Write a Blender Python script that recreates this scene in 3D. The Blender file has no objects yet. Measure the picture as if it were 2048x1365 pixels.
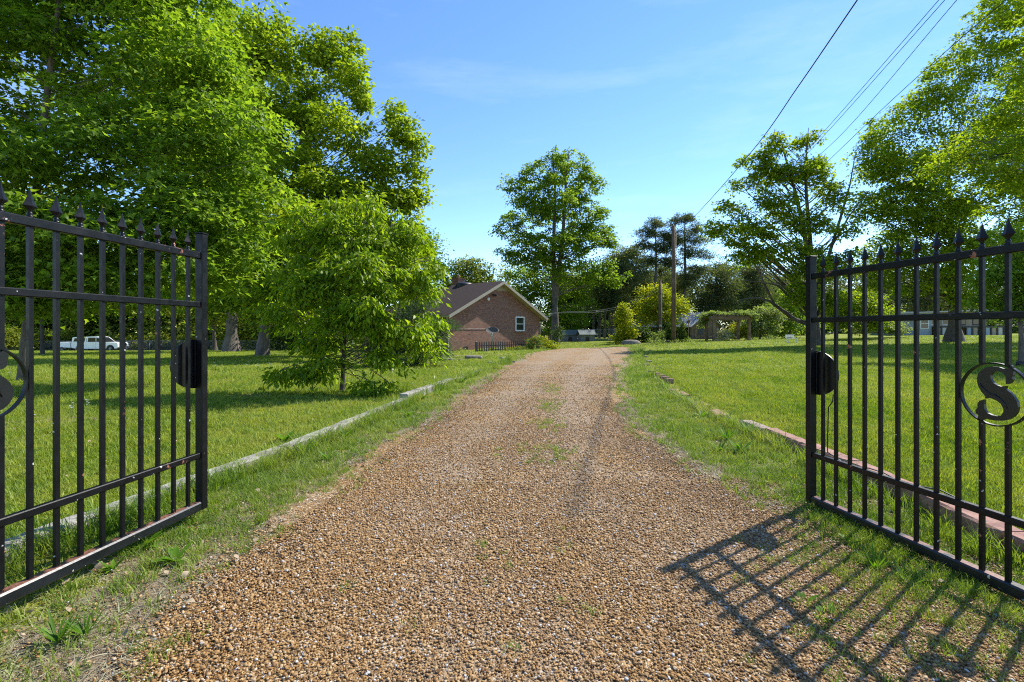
import bpy, math, random
import numpy as np
from mathutils import Vector, Matrix
R = math.radians
random.seed(7)
scene = bpy.context.scene
COL = scene.collection
F = 967.0; CAMH = 1.30; HOR = 660.0
AZ = R(53.7); EL = R(46.0)          # sun: azimuth from +Y towards +X, elevation

# ------------------------------------------------------------------ helpers
def at(px, py, d):
    return ((px-1024)*d/F, d, CAMH-(py-HOR)*d/F)

_pr = {  # terrain profiles: x -> [(y, z)]
 -26: [(-30,.05),(4,.02),(12,-.10),(31,-.50),(42,-.62),(52,-.95),(64,-1.62),(90,-1.75),(320,-1.75)],
 -9:  [(-30,.08),(5,.08),(12,0),(31,-.35),(50,-.60),(64,-1.0),(90,-1.2),(320,-1.2)],
  0:  [(-30,0),(10,0),(20,-.03),(34,-.15),(48,-.10),(65,0),(320,.3)],
  20: [(-30,0),(10,.02),(28,.10),(44,.27),(60,.15),(80,.3),(320,.6)],
  48: [(-30,0),(12,.10),(34,.62),(52,.72),(80,.9),(320,1.2)]}
_ks = sorted(_pr)
def ground(x, y):
    x = np.asarray(x, float); y = np.asarray(y, float)
    vals = [np.interp(y, [a for a, b in _pr[k]], [b for a, b in _pr[k]]) for k in _ks]
    out = np.zeros(np.broadcast(x, y).shape)
    xc = np.clip(x, _ks[0], _ks[-1])
    for i in range(len(_ks)-1):
        a, b = _ks[i], _ks[i+1]
        t = np.clip((xc-a)/(b-a), 0, 1); t = t*t*(3-2*t)
        m = (xc >= a) & (xc <= b)
        out = np.where(m, vals[i]*(1-t)+vals[i+1]*t, out)
    # slight raise of the verge by the left gate
    out = out + .07*np.exp(-((x+2.6)/.9)**2)*np.exp(-((y-2.6)/2.6)**2)
    out = out + .012*np.sin(x*1.3+y*.7)*np.sin(y*.9-x*.4)
    return out
def gz(x, y): return float(ground(x, y))

DRY = [-3,1.0,1.78,2.57,3.6,5.2,6.6,9.7,14.8,21,28,33,36.2]
DXL = [-1.6,-1.5,-1.46,-1.58,-1.46,-1.40,-1.19,-.94,-.37,.35,1.04,2.3,3.9]
DXR = [3.0,2.7,2.45,2.2,1.85,1.66,1.65,2.05,3.2,4.9,6.7,8.0,8.5]
def dr_l(y): return np.interp(y, DRY, DXL)
def dr_r(y): return np.interp(y, DRY, DXR)
def edge_in(x, y): return np.where(y < 36.2, np.minimum(x-dr_l(y), dr_r(y)-x), -1.0)
TIY = [-2,2.55,3.8,5.16,8.6,10.8,15.1,20,26]; TIX = [-3.0,-2.72,-2.49,-2.28,-1.92,-1.74,-1.05,-.3,.4]
EDY = [-2,2.8,4.4,6,7.2,10,12,15.3,21,30,36]; EDX = [2.75,2.95,3.08,3.13,3.15,3.45,3.85,4.45,5.8,8.2,9.5]
def x_tim(y): return np.interp(y, TIY, TIX)
def x_edg(y): return np.interp(y, EDY, EDX)

def tag(o, label=None, cat=None, group=None, kind=None):
    if label: o['label'] = label
    if cat: o['category'] = cat
    if group: o['group'] = group
    if kind: o['kind'] = kind
    return o
def empty(name, loc=(0,0,0), rz=0.0, **k):
    o = bpy.data.objects.new(name, None); COL.objects.link(o)
    o.location = loc; o.rotation_euler = (0,0,rz); o.empty_display_size = .2
    return tag(o, **k)
def link(name, me, mat, parent=None, **k):
    o = bpy.data.objects.new(name, me); COL.objects.link(o)
    if mat is not None:
        for m in (mat if isinstance(mat, (list, tuple)) else [mat]): me.materials.append(m)
    if parent is not None: o.parent = parent
    return tag(o, **k)
def copy_tree(o, parent=None):
    c = o.copy(); COL.objects.link(c)
    if parent is not None: c.parent = parent
    for ch in list(o.children): copy_tree(ch, c)
    return c

class MB:
    def __init__(s): s.v = []; s.f = []; s.m = []; s.sm = []
    def add(s, vs, fs, mi=0, sm=False):
        b = len(s.v); s.v += [tuple(v) for v in vs]
        s.f += [tuple(b+i for i in f) for f in fs]; s.m += [mi]*len(fs); s.sm += [sm]*len(fs)
        return s
    def box(s, c, d, rot=None, mi=0, bev=0.0):
        x, y, z = d[0]/2, d[1]/2, d[2]/2
        if bev > 0:
            b = min(bev, x*.9, y*.9, z*.9); vs = []; idx = {}
            for sx in (-1,1):
                for sy in (-1,1):
                    for sz in (-1,1):
                        for k, p in enumerate(((x-b,y-b,z),(x-b,y,z-b),(x,y-b,z-b))):
                            idx[(sx,sy,sz,k)] = len(vs); vs.append((p[0]*sx,p[1]*sy,p[2]*sz))
            fs = []
            for sz in (-1,1): fs.append([idx[(a,c_,sz,0)] for a,c_ in ((-1,-1),(1,-1),(1,1),(-1,1))][::sz])
            for sy in (-1,1): fs.append([idx[(a,sy,c_,1)] for a,c_ in ((-1,-1),(1,-1),(1,1),(-1,1))][::-sy])
            for sx in (-1,1): fs.append([idx[(sx,a,c_,2)] for a,c_ in ((-1,-1),(1,-1),(1,1),(-1,1))][::sx])
            for a in (-1,1):
                for c_ in (-1,1):
                    fs.append([idx[(-1,a,c_,0)],idx[(1,a,c_,0)],idx[(1,a,c_,1)],idx[(-1,a,c_,1)]])
                    fs.append([idx[(a,-1,c_,0)],idx[(a,1,c_,0)],idx[(a,1,c_,2)],idx[(a,-1,c_,2)]])
                    fs.append([idx[(a,c_,-1,1)],idx[(a,c_,1,1)],idx[(a,c_,1,2)],idx[(a,c_,-1,2)]])
                    for e in (-1,1): fs.append([idx[(a,c_,e,0)],idx[(a,c_,e,1)],idx[(a,c_,e,2)]])
        else:
            vs = [(sx*x,sy*y,sz*z) for sz in (-1,1) for sx,sy in ((-1,-1),(1,-1),(1,1),(-1,1))]
            fs = [(0,3,2,1),(4,5,6,7),(0,1,5,4),(1,2,6,5),(2,3,7,6),(3,0,4,7)]
        M = Matrix.Translation(c)
        if rot is not None: M = M @ (rot if isinstance(rot, Matrix) else Matrix.Rotation(rot,4,'Z'))
        return s.add([M @ Vector(v) for v in vs], fs, mi)
    def beam(s, a, b, w, h, mi=0, bev=0.0):
        a = Vector(a); b = Vector(b); d = b-a; L = d.length
        x = d.normalized(); up = Vector((0,0,1))
        if abs(x.z) > .99: up = Vector((0,1,0))
        y = up.cross(x).normalized(); z = x.cross(y)
        M = Matrix((x,y,z)).transposed().to_4x4()
        return s.box((a+b)/2, (L,w,h), M, mi, bev)
    def tube(s, pts, rads, n=6, mi=0, cap=True, sm=True):
        pts = [Vector(p) for p in pts]
        if not isinstance(rads, (list,tuple)): rads = [rads]*len(pts)
        rings = []; pu = None
        for i, p in enumerate(pts):
            t = (pts[min(i+1,len(pts)-1)]-pts[max(i-1,0)])
            t = t.normalized() if t.length > 1e-9 else Vector((0,0,1))
            if pu is None:
                pu = Vector((1,0,0)) if abs(t.x) < .9 else Vector((0,1,0))
            u = (pu - t*pu.dot(t)).normalized(); w = t.cross(u); pu = u
            rings.append([p+(u*math.cos(2*math.pi*k/n)+w*math.sin(2*math.pi*k/n))*rads[i] for k in range(n)])
        vs = [v for r in rings for v in r]
        fs = [(i*n+k, i*n+(k+1)%n, (i+1)*n+(k+1)%n, (i+1)*n+k) for i in range(len(pts)-1) for k in range(n)]
        if cap: fs += [tuple(range(n))[::-1], tuple(range((len(pts)-1)*n, len(pts)*n))]
        return s.add(vs, fs, mi, sm)
    def prism(s, poly, d0, d1, plane='xz', mi=0):
        def mk(p, d): return (p[0], d, p[1]) if plane == 'xz' else ((p[0],p[1],d) if plane == 'xy' else (d,p[0],p[1]))
        n = len(poly)
        vs = [mk(p,d0) for p in poly]+[mk(p,d1) for p in poly]
        fs = [tuple(range(n))[::-1], tuple(range(n,2*n))]+[(i,(i+1)%n,n+(i+1)%n,n+i) for i in range(n)]
        return s.add(vs, fs, mi)
    def lathe(s, prof, c=(0,0,0), n=16, mi=0, axis='z'):
        vs = []
        for r, h in prof:
            for k in range(n):
                a = 2*math.pi*k/n; p = (r*math.cos(a), r*math.sin(a), h)
                if axis == 'y': p = (p[0], p[2], p[1])
                vs.append((p[0]+c[0],p[1]+c[1],p[2]+c[2]))
        fs = [(i*n+k,i*n+(k+1)%n,(i+1)*n+(k+1)%n,(i+1)*n+k) for i in range(len(prof)-1) for k in range(n)]
        fs += [tuple(range(n))[::-1], tuple(range((len(prof)-1)*n,len(prof)*n))]
        return s.add(vs, fs, mi, True)
    def build(s, name, mat, parent=None, **k):
        me = bpy.data.meshes.new(name); me.from_pydata(s.v, [], s.f)
        me.polygons.foreach_set('material_index', s.m); me.polygons.foreach_set('use_smooth', s.sm)
        me.update()
        return link(name, me, mat, parent, **k)

def np_mesh(name, V, Q, rnd=None, smooth=False):
    me = bpy.data.meshes.new(name)
    V = np.ascontiguousarray(V, np.float32); Q = np.ascontiguousarray(Q, np.int32)
    me.vertices.add(len(V)); me.vertices.foreach_set('co', V.ravel())
    me.loops.add(Q.size); me.loops.foreach_set('vertex_index', Q.ravel())
    me.polygons.add(len(Q)); me.polygons.foreach_set('loop_start', np.arange(len(Q), dtype=np.int32)*Q.shape[1])
    if smooth: me.polygons.foreach_set('use_smooth', np.ones(len(Q), bool))
    me.update(calc_edges=True)
    if rnd is not None:
        a = me.attributes.new('rnd', 'FLOAT', 'POINT'); a.data.foreach_set('value', np.ascontiguousarray(rnd, np.float32))
    return me

# ------------------------------------------------------------------ materials
def nm(name):
    m = bpy.data.materials.new(name); m.use_nodes = True
    nt = m.node_tree; nt.nodes.clear()
    out = nt.nodes.new('ShaderNodeOutputMaterial')
    return m, nt, out
def N(nt, t, **k):
    n = nt.nodes.new(t)
    for a, b in k.items():
        if a in n.inputs: n.inputs[a].default_value = b
        else: setattr(n, a, b)
    return n
def ramp(nt, fac, stops):
    r = nt.nodes.new('ShaderNodeValToRGB'); e = r.color_ramp.elements
    while len(e) < len(stops): e.new(.5)
    for i, (p, c) in enumerate(stops): e[i].position = p; e[i].color = (*c, 1) if len(c) == 3 else c
    nt.links.new(fac, r.inputs[0]); return r.outputs[0]
def noise(nt, scale, detail=4, vec=None, rough=.6):
    n = N(nt, 'ShaderNodeTexNoise', Scale=scale, Detail=detail, Roughness=rough)
    if vec is not None: nt.links.new(vec, n.inputs['Vector'])
    return n.outputs['Fac']
def mixc(nt, fac, a, b, mode='MIX'):
    m = nt.nodes.new('ShaderNodeMix'); m.data_type = 'RGBA'; m.blend_type = mode
    for s, v in ((m.inputs[0], fac), (m.inputs[6], a), (m.inputs[7], b)):
        if hasattr(v, 'default_value') or hasattr(v, 'links'): nt.links.new(v, s)
        elif isinstance(v, tuple): s.default_value = (*v, 1)
        else: s.default_value = v
    return m.outputs[2]
def objco(nt): return nt.nodes.new('ShaderNodeTexCoord').outputs['Object']
def pos(nt): return nt.nodes.new('ShaderNodeNewGeometry').outputs['Position']
def bump(nt, h, strength=.3, dist=.02):
    b = N(nt, 'ShaderNodeBump', Strength=strength, Distance=dist); nt.links.new(h, b.inputs['Height']); return b.outputs[0]
def simple(name, c, rough=.6, var=.25, scale=6, metal=0, c2=None, bmp=.0, spots=None, spec=.5, detail=5):
    m, nt, out = nm(name); v = objco(nt)
    f = noise(nt, scale, detail, v)
    lo = tuple(x*(1-var) for x in c); hi = c2 if c2 else tuple(min(1,x*(1+var)) for x in c)
    col = ramp(nt, f, [(.3,lo),(.7,hi)])
    if spots:
        sc, thr, sc_col = spots
        g = noise(nt, sc, 3, v)
        fac = ramp(nt, g, [(thr,(0,0,0)),(thr+.02,(1,1,1))])
        col = mixc(nt, fac, col, sc_col)
    p = N(nt, 'ShaderNodeBsdfPrincipled', Roughness=rough, Metallic=metal)
    p.inputs['Specular IOR Level'].default_value = spec
    nt.links.new(col, p.inputs['Base Color'])
    if bmp: nt.links.new(bump(nt, noise(nt, scale*6, 5, v), bmp, .01), p.inputs['Normal'])
    nt.links.new(p.outputs[0], out.inputs[0]); return m
def leafmat(name, stops, trans=.4, rough=.42, spec=.35, tcol=None):
    m, nt, out = nm(name)
    a = N(nt, 'ShaderNodeAttribute', attribute_name='rnd')
    col = ramp(nt, a.outputs['Fac'], [(i/(len(stops)-1), c) for i, c in enumerate(stops)])
    p = N(nt, 'ShaderNodeBsdfPrincipled', Roughness=rough); p.inputs['Specular IOR Level'].default_value = spec
    nt.links.new(col, p.inputs['Base Color'])
    t = N(nt, 'ShaderNodeBsdfTranslucent')
    nt.links.new(mixc(nt, 1.0, col, tcol or (1.5,1.5,.6), 'MULTIPLY'), t.inputs[0])
    ms = N(nt, 'ShaderNodeMixShader'); ms.inputs[0].default_value = trans
    nt.links.new(p.outputs[0], ms.inputs[1]); nt.links.new(t.outputs[0], ms.inputs[2])
    nt.links.new(ms.outputs[0], out.inputs[0]); return m
def barkmat(name, c, c2):
    m, nt, out = nm(name); v = objco(nt)
    mp = N(nt, 'ShaderNodeMapping'); mp.inputs['Scale'].default_value = (1,1,.22); nt.links.new(v, mp.inputs[0])
    f = noise(nt, 14, 8, mp.outputs[0], .7); g = noise(nt, 1.3, 4, v)
    col = mixc(nt, ramp(nt, g, [(.4,(0,0,0)),(.65,(1,1,1))]), ramp(nt, f, [(.35,tuple(x*.45 for x in c)),(.65,c)]), ramp(nt, f, [(.35,tuple(x*.45 for x in c2)),(.65,c2)]))
    p = N(nt, 'ShaderNodeBsdfPrincipled', Roughness=.9); nt.links.new(col, p.inputs['Base Color'])
    nt.links.new(bump(nt, f, .8, .04), p.inputs['Normal']); nt.links.new(p.outputs[0], out.inputs[0]); return m

LM = {
 'maple': leafmat('maple_leaf', [(.075,.145,.012),(.125,.215,.018),(.185,.285,.026),(.26,.35,.035)], .56, .5, .2),
 'oak':   leafmat('oak_leaf', [(.11,.17,.008),(.17,.25,.012),(.23,.31,.018),(.30,.36,.03)], .58, .55, .12),
 'dog':   leafmat('glossy_leaf', [(.08,.15,.006),(.145,.24,.008),(.21,.31,.012),(.31,.39,.02)], .55, .42, .22),
 'mid':   leafmat('mid_green_leaf', [(.08,.15,.010),(.13,.22,.015),(.185,.28,.022),(.25,.33,.035)], .56, .55, .15),
 'dark':  leafmat('dark_leaf', [(.035,.065,.012),(.055,.10,.016),(.085,.135,.024)], .4, .6, .15),
 'sparse':leafmat('sparse_leaf', [(.095,.165,.007),(.155,.24,.011),(.22,.30,.016),(.30,.34,.025)], .6, .55, .15),
 'yellow':leafmat('yellow_leaf', [(.15,.20,.008),(.24,.29,.012),(.32,.35,.016),(.36,.32,.02)], .55, .55, .15),
 'pine':  leafmat('pine_needle', [(.06,.09,.040),(.09,.125,.055),(.13,.165,.075),(.20,.175,.09)], .4, .8, .06),
 'cedar': leafmat('cedar_needle', [(.035,.065,.028),(.055,.10,.042),(.085,.14,.055)], .3, .7, .1),
 'pale':  leafmat('pale_leaf', [(.10,.15,.04),(.16,.22,.07),(.25,.31,.12),(.36,.40,.20)], .45, .6, .15),
 'white': leafmat('pale_flower', [(.16,.20,.10),(.40,.42,.36),(.62,.62,.58)], .3, .6, .1),
 'hedge': leafmat('roadside_leaf', [(.07,.10,.012),(.12,.17,.018),(.19,.24,.03),(.26,.25,.06)], .5, .6, .12),
 'grape': leafmat('vine_leaf', [(.10,.16,.04),(.18,.25,.07),(.27,.33,.12)], .5, .6, .15),
 'rose':  leafmat('rose_leaf', [(.07,.14,.012),(.12,.21,.02),(.18,.25,.03),(.32,.05,.03)], .4, .6, .15),
}
BK = barkmat('grey_bark', (.19,.155,.125), (.10,.088,.075))
BKP = barkmat('pine_bark', (.17,.145,.13), (.11,.095,.088))
BKD = barkmat('dark_bark', (.085,.065,.05), (.14,.12,.10))

# ------------------------------------------------------------------ foliage engine
def leaves(rg, P, A, Nn, L, W, style='d'):
    """P base points, A leaf axis, Nn normal (all Nx3)."""
    n = len(P)
    A = A/np.linalg.norm(A, axis=1, keepdims=True)
    S = np.cross(A, Nn); S /= (np.linalg.norm(S, axis=1, keepdims=True)+1e-9)
    U = np.cross(S, A)
    L = (L*rg.uniform(.7,1.2,n))[:,None]; W = (W*rg.uniform(.75,1.15,n))[:,None]
    r = rg.uniform(0,1,n)
    if style == 'm':
        vs = [P, P+A*L*.30-S*W*.5+U*W*.10, P+A*L*.50-S*W*.20+U*W*.03, P+A*L-U*L*.12, P+A*L*.50+S*W*.20+U*W*.03, P+A*L*.30+S*W*.5+U*W*.10]
        V = np.stack(vs,1).reshape(-1,3); b = np.arange(n)[:,None]*6
        Q = np.concatenate([b+np.array([[0,1,2,3]]), b+np.array([[0,3,4,5]])])
        return V, Q, np.repeat(r,6)
    vs = [P, P+A*L*.45-S*W*.5+U*W*.15, P+A*L-U*L*.10, P+A*L*.45+S*W*.5+U*W*.15]
    V = np.stack(vs,1).reshape(-1,3)
    Q = np.arange(n)[:,None]*4+np.arange(4)[None]
    return V, Q, np.repeat(r,4)

def make_crown(rg, blobs, ncl, per, cs, L, W, style='d', flat=.5, droop=.35, inner=.5, up=1.0, hang=0.0, rag=.25):
    """blobs: list of (centre, (rx,ry,rz)). Returns mesh arrays and cluster centres by blob."""
    wts = np.array([ (r[0]*r[1]*r[2])**(2/3.) for c, r in blobs]); wts /= wts.sum()
    C = []; D = []; B = []
    for i, (c, r) in enumerate(blobs):
        k = max(2, int(round(ncl*wts[i])))
        d = rg.normal(size=(k,3)); d /= np.linalg.norm(d, axis=1, keepdims=True)
        rr = inner+(1-inner)*rg.uniform(0,1,k)**.6
        ph = rg.uniform(0,6.28,6)
        lump = 1+rag*(np.sin(3.1*d[:,0]*2+ph[0])*np.sin(3.3*d[:,2]*2+ph[1])+.6*np.sin(5.3*d[:,1]*2+ph[2])*np.sin(6.1*d[:,2]+ph[3]))
        C.append(np.array(c)+d*np.array(r)*(rr*lump)[:,None]); D.append(d); B.append(np.full(k,i))
    C = np.concatenate(C); D = np.concatenate(D); B = np.concatenate(B)
    n = len(C)*per
    ci = np.repeat(np.arange(len(C)), per)
    sz = rg.uniform(.6,1.3,len(C))[ci][:,None]*cs
    o = rg.normal(size=(n,3))*np.array([1,1,flat])*.55
    o[:,2] -= droop*(o[:,0]**2+o[:,1]**2)
    Pn = C[ci]+o*sz
    ax = o*np.array([1,1,.3])+rg.normal(size=(n,3))*.45+D[ci]*.4; ax[:,2] -= .25+hang
    nn = rg.normal(size=(n,3))*.55+D[ci]*np.array([.5,.5,.2]); nn[:,2] += up
    V, Q, r = leaves(rg, Pn, ax, nn, L, W, style)
    # tint varies by cluster too
    kpl = len(r)//n
    tint = rg.uniform(-.22,.22,len(C))[ci]
    r = np.clip(r*.75+.12+np.repeat(tint,kpl), 0, 1)
    return V, Q, r, C, B

def split_blobs(bl, k, sr, rg):
    out = []
    for c, r in bl:
        r = np.array(r); kk = max(1, int(round(k*min(1.0, max(r)/.5))))
        if kk == 1: out.append((c, tuple(r))); continue
        ph = rg.uniform(0, 6.28)
        for i in range(kk):
            zz = 1-2*(i+.5)/kk; a = ph+i*2.399; q = math.sqrt(max(0,1-zz*zz))
            d = np.array([q*math.cos(a), q*math.sin(a), zz])*rg.uniform(.55,.95)
            s_ = sr*rg.uniform(.65,1.35)
            out.append((np.array(c)+d*r*(1-.35*sr), tuple(np.maximum(r*s_*np.array([rg.uniform(.85,1.3),1,rg.uniform(.6,.95)]), .05))))
    return out
def bez(a, b, c, d, n):
    return [a*(1-t)**3+b*3*t*(1-t)**2+c*3*t*t*(1-t)+d*t**3 for t in [i/(n-1) for i in range(n)]]

def make_tree(name, base, blobs, trunk_r, leaf, bark, ncl, per, cs, L, W, style='d', seed=1, label='', cat='tree', group=None,
              flat=.5, droop=.35, inner=.5, up=1.0, hang=0.0, rag=.25, trunk_top=None, fork=None, twigs=.5, stems=1, flare=1.7, limb_k=.35,
              lean=(0,0), crown_base=None, bare=0, split=6, sr=.46, parent=None, tdown=.5, add_limbs=()):
    rg = np.random.default_rng(seed); rnd = random.Random(seed)
    base = Vector(base)
    root = empty(name, base, label=label, cat=cat, group=group)
    bl = [(np.array(c)-np.array(base), r) for c, r in blobs]
    if split > 1: bl = split_blobs(bl, split, sr, rg)
    V, Q, r, C, B = make_crown(rg, bl, ncl, per, cs, L, W, style, flat, droop, inner, up, hang, rag)
    crown = link('crown', np_mesh('crown', V, Q, r), leaf, root)
    zt = max(c[2]+rr[2]*.3 for c, rr in bl) if trunk_top is None else trunk_top
    zb = min(c[2]-rr[2] for c, rr in bl) if crown_base is None else crown_base
    cx = sum(c[0] for c, rr in bl)/len(bl); cy = sum(c[1] for c, rr in bl)/len(bl)
    m = MB(); trunks = []
    for s_ in range(stems):
        off = Vector((0,0,0)) if stems == 1 else Vector((rnd.uniform(-1,1), rnd.uniform(-1,1), 0))*trunk_r*1.3
        sp = (s_-(stems-1)/2)*zt*.10
        top = Vector((cx*.7+lean[0]+sp, cy*.7+lean[1]-sp*.3, zt))
        pts = []; rad = []; K = 11
        for i in range(K):
            t = i/(K-1)
            p = off*(1-t)+Vector((top.x*t**1.4, top.y*t**1.4, zt*t))
            p += Vector((math.sin(t*7+seed+s_*2), math.cos(t*6+seed*2+s_), 0))*trunk_r*.6*t
            pts.append(p); rad.append(trunk_r/(1 if stems == 1 else 1.35)*((1-t)**.75*.92+.08)*(1+(flare-1)*max(0,1-t*14)))
        pts.insert(1, pts[0]*.97+pts[1]*.03); rad.insert(1, rad[0]*.85)
        pts[0] = pts[0]-Vector((0,0,.25)); rad[0] *= 1.12
        m.tube(pts, rad, 10); trunks.append((pts, rad))
    def near(pts, z):
        for i in range(len(pts)-1):
            if pts[i+1].z >= z:
                t = (z-pts[i].z)/max(1e-6, pts[i+1].z-pts[i].z); return pts[i].lerp(pts[i+1], min(1,max(0,t))), i
        return pts[-1], len(pts)-1
    for bi, (c, rr) in enumerate(bl):
        pts, rad = trunks[bi % stems]
        c = Vector(c); h = math.hypot(c.x-pts[-1].x*.4, c.y-pts[-1].y*.4)
        z0 = max(min(c.z-h*tdown, zt*.92), min(zb, zt*.5)*rnd.uniform(.85,1.9))
        p0, i = near(pts, z0); r0 = rad[min(i, len(rad)-1)]*limb_k*rnd.uniform(.8,1.2)
        q1 = p0+(c-p0)*.35+Vector((0,0,-abs(c.z-p0.z)*.05)); q2 = p0+(c-p0)*.7+Vector((rnd.uniform(-.1,.1),rnd.uniform(-.1,.1),.12))*h
        lp = bez(p0, q1, q2, c+Vector((0,0,rr[2]*.35)), 8)
        for k in range(1, 7): lp[k] = lp[k]+Vector((rnd.uniform(-1,1),rnd.uniform(-1,1),rnd.uniform(-.6,.6)))*h*.025
        m.tube(lp, [max(.008, r0*(.6 if split > 1 else 1)*(1-.85*k/7)) for k in range(8)], 5)
        idx = np.where(B == bi)[0]; rnd.shuffle(list(idx))
        for k in idx[:int(len(idx)*twigs)]:
            q = Vector(C[k]); js = sorted(range(2,8), key=lambda j: (lp[j]-q).length+rnd.uniform(0,.8))[0]
            s0 = lp[js]; mid = s0.lerp(q,.5)+Vector((rnd.uniform(-1,1),rnd.uniform(-1,1),rnd.uniform(-.2,1)))*(q-s0).length*.10
            rt = max(.006, r0*.22)
            m.tube([s0, mid, q], [rt, rt*.6, rt*.25], 4, cap=False)
    for k in range(bare):      # leafless twigs that stand above the crown
        c, rr = bl[rnd.randrange(len(bl))]
        c = Vector(c); q = c+Vector((rnd.uniform(-1,1)*rr[0], rnd.uniform(-.6,.6)*rr[1], rr[2]*rnd.uniform(.8,1.35)))
        m.tube([c, c.lerp(q,.5)+Vector((rnd.uniform(-.3,.3),0,0)), q], [.035,.02,.006], 4, cap=False)
        for _ in range(4):
            t = rnd.uniform(.3,.9); a = c.lerp(q,t)
            m.tube([a, a+Vector((rnd.uniform(-1,1),rnd.uniform(-1,1),rnd.uniform(.2,1)))*rr[2]*.28], [.014,.004], 3, cap=False)
    for L0 in add_limbs:
        m.tube([Vector(p)-base for p in L0[0]], L0[1], 7)
    m.build('trunk', bark, root)
    return root

def blob(px, py, d, rx, rz, ry=None):
    s = d/F; c = at(px, py, d)
    return (c, (rx*s, (ry if ry is not None else rx*s), rz*s))
def gbase(px, d):
    x = (px-1024)*d/F; return (x, d, gz(x, d))

exec_trees = []
# ------------------------------------------------------------------ ground
_pg = np.random.default_rng(3)
PATCH = [(_pg.uniform(-16,-2.6), _pg.uniform(4.5,24), _pg.uniform(.5,1.9), _pg.uniform(.25,.8)) for _ in range(38)]+[(_pg.uniform(4,26), _pg.uniform(5,26), _pg.uniform(.4,1.6), _pg.uniform(.2,.6)) for _ in range(20)]
def patchf(x, y):
    d = np.zeros_like(x)
    for px_, py_, a, b in PATCH: d = np.maximum(d, np.exp(-(((x-px_)/a)**2+((y-py_)/b)**2)))
    return d
def build_ground():
    def axis(lo, hi, s0, g):
        a = [0.0]; st = s0
        while a[-1] < hi: a.append(a[-1]+st); st *= g
        b = [0.0]; st = s0
        while b[-1] < -lo: b.append(b[-1]+st); st *= g
        return np.array([-v for v in b[:0:-1]]+a)
    xs = axis(-260, 260, .10, 1.022); ys = axis(-40, 420, .10, 1.018)+2.5
    X, Y = np.meshgrid(xs, ys)
    Z = ground(X, Y)
    nx, ny = len(xs), len(ys)
    V = np.stack([X, Y, Z], -1).reshape(-1,3)
    i = np.arange((ny-1)*(nx-1)); r = i//(nx-1); c = i%(nx-1); a = r*nx+c
    Q = np.stack([a, a+1, a+nx+1, a+nx], -1)
    me = np_mesh('ground', V, Q, smooth=True)
    x, y = V[:,0], V[:,1]
    e = edge_in(x, y)
    d = np.clip(1-(-e-.0)/.55, 0, 1)*(y < 40)
    d = np.where(y < 4.5, np.maximum(d, np.clip(1-(-e)/.9, 0, 1)), d)
    # bare strip leading off the drive towards the house
    d = np.maximum(d, .8*np.exp(-((y-26.2-.25*x*0)/1.1)**2)*np.clip((x+6.2)/2,0,1)*(x < 2))
    # thin worn patches in the left lawn
    d = np.maximum(d, .50*patchf(x, y)*(edge_in(x, y) < -.3))
    at_ = me.attributes.new('bare', 'FLOAT', 'POINT'); at_.data.foreach_set('value', np.ascontiguousarray(d, np.float32))
    m, nt, out = nm('lawn_ground'); p0 = pos(nt)
    f1 = noise(nt, .35, 4, p0); f2 = noise(nt, 3.0, 5, p0); f3 = noise(nt, 42, 4, p0, .75)
    c1 = ramp(nt, f3, [(.32,(.045,.07,.006)),(.5,(.17,.225,.014)),(.68,(.34,.39,.035))])
    c2 = ramp(nt, f3, [(.32,(.08,.09,.012)),(.5,(.24,.255,.03)),(.68,(.44,.42,.10))])
    g = mixc(nt, ramp(nt, f2, [(.42,(0,0,0)),(.66,(1,1,1))]), c1, c2)
    g = mixc(nt, ramp(nt, f1, [(.35,(.82,.82,.82)),(.65,(1,1,1))]), (0,0,0), g)
    dirt = ramp(nt, noise(nt, 60, 5, p0, .7), [(.3,(.10,.07,.04)),(.5,(.27,.205,.13)),(.7,(.48,.40,.27))])
    a = N(nt, 'ShaderNodeAttribute', attribute_name='bare')
    mm = N(nt, 'ShaderNodeMath', operation='ADD'); nt.links.new(a.outputs['Fac'], mm.inputs[0])
    nn_ = noise(nt, 5, 5, p0)
    m2 = N(nt, 'ShaderNodeMath', operation='SUBTRACT'); nt.links.new(nn_, m2.inputs[0]); m2.inputs[1].default_value = .5
    m3 = N(nt, 'ShaderNodeMath', operation='MULTIPLY'); nt.links.new(m2.outputs[0], m3.inputs[0]); m3.inputs[1].default_value = 1.6
    nt.links.new(m3.outputs[0], mm.inputs[1])
    col = mixc(nt, ramp(nt, mm.outputs[0], [(.35,(0,0,0)),(.6,(1,1,1))]), g, dirt)
    p = N(nt, 'ShaderNodeBsdfPrincipled', Roughness=.95); p.inputs['Specular IOR Level'].default_value = .15
    nt.links.new(col, p.inputs['Base Color'])
    nt.links.new(bump(nt, f3, 1.0, .05), p.inputs['Normal'])
    nt.links.new(p.outputs[0], out.inputs[0])
    link('ground', me, m, kind='structure')
build_ground()

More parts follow.
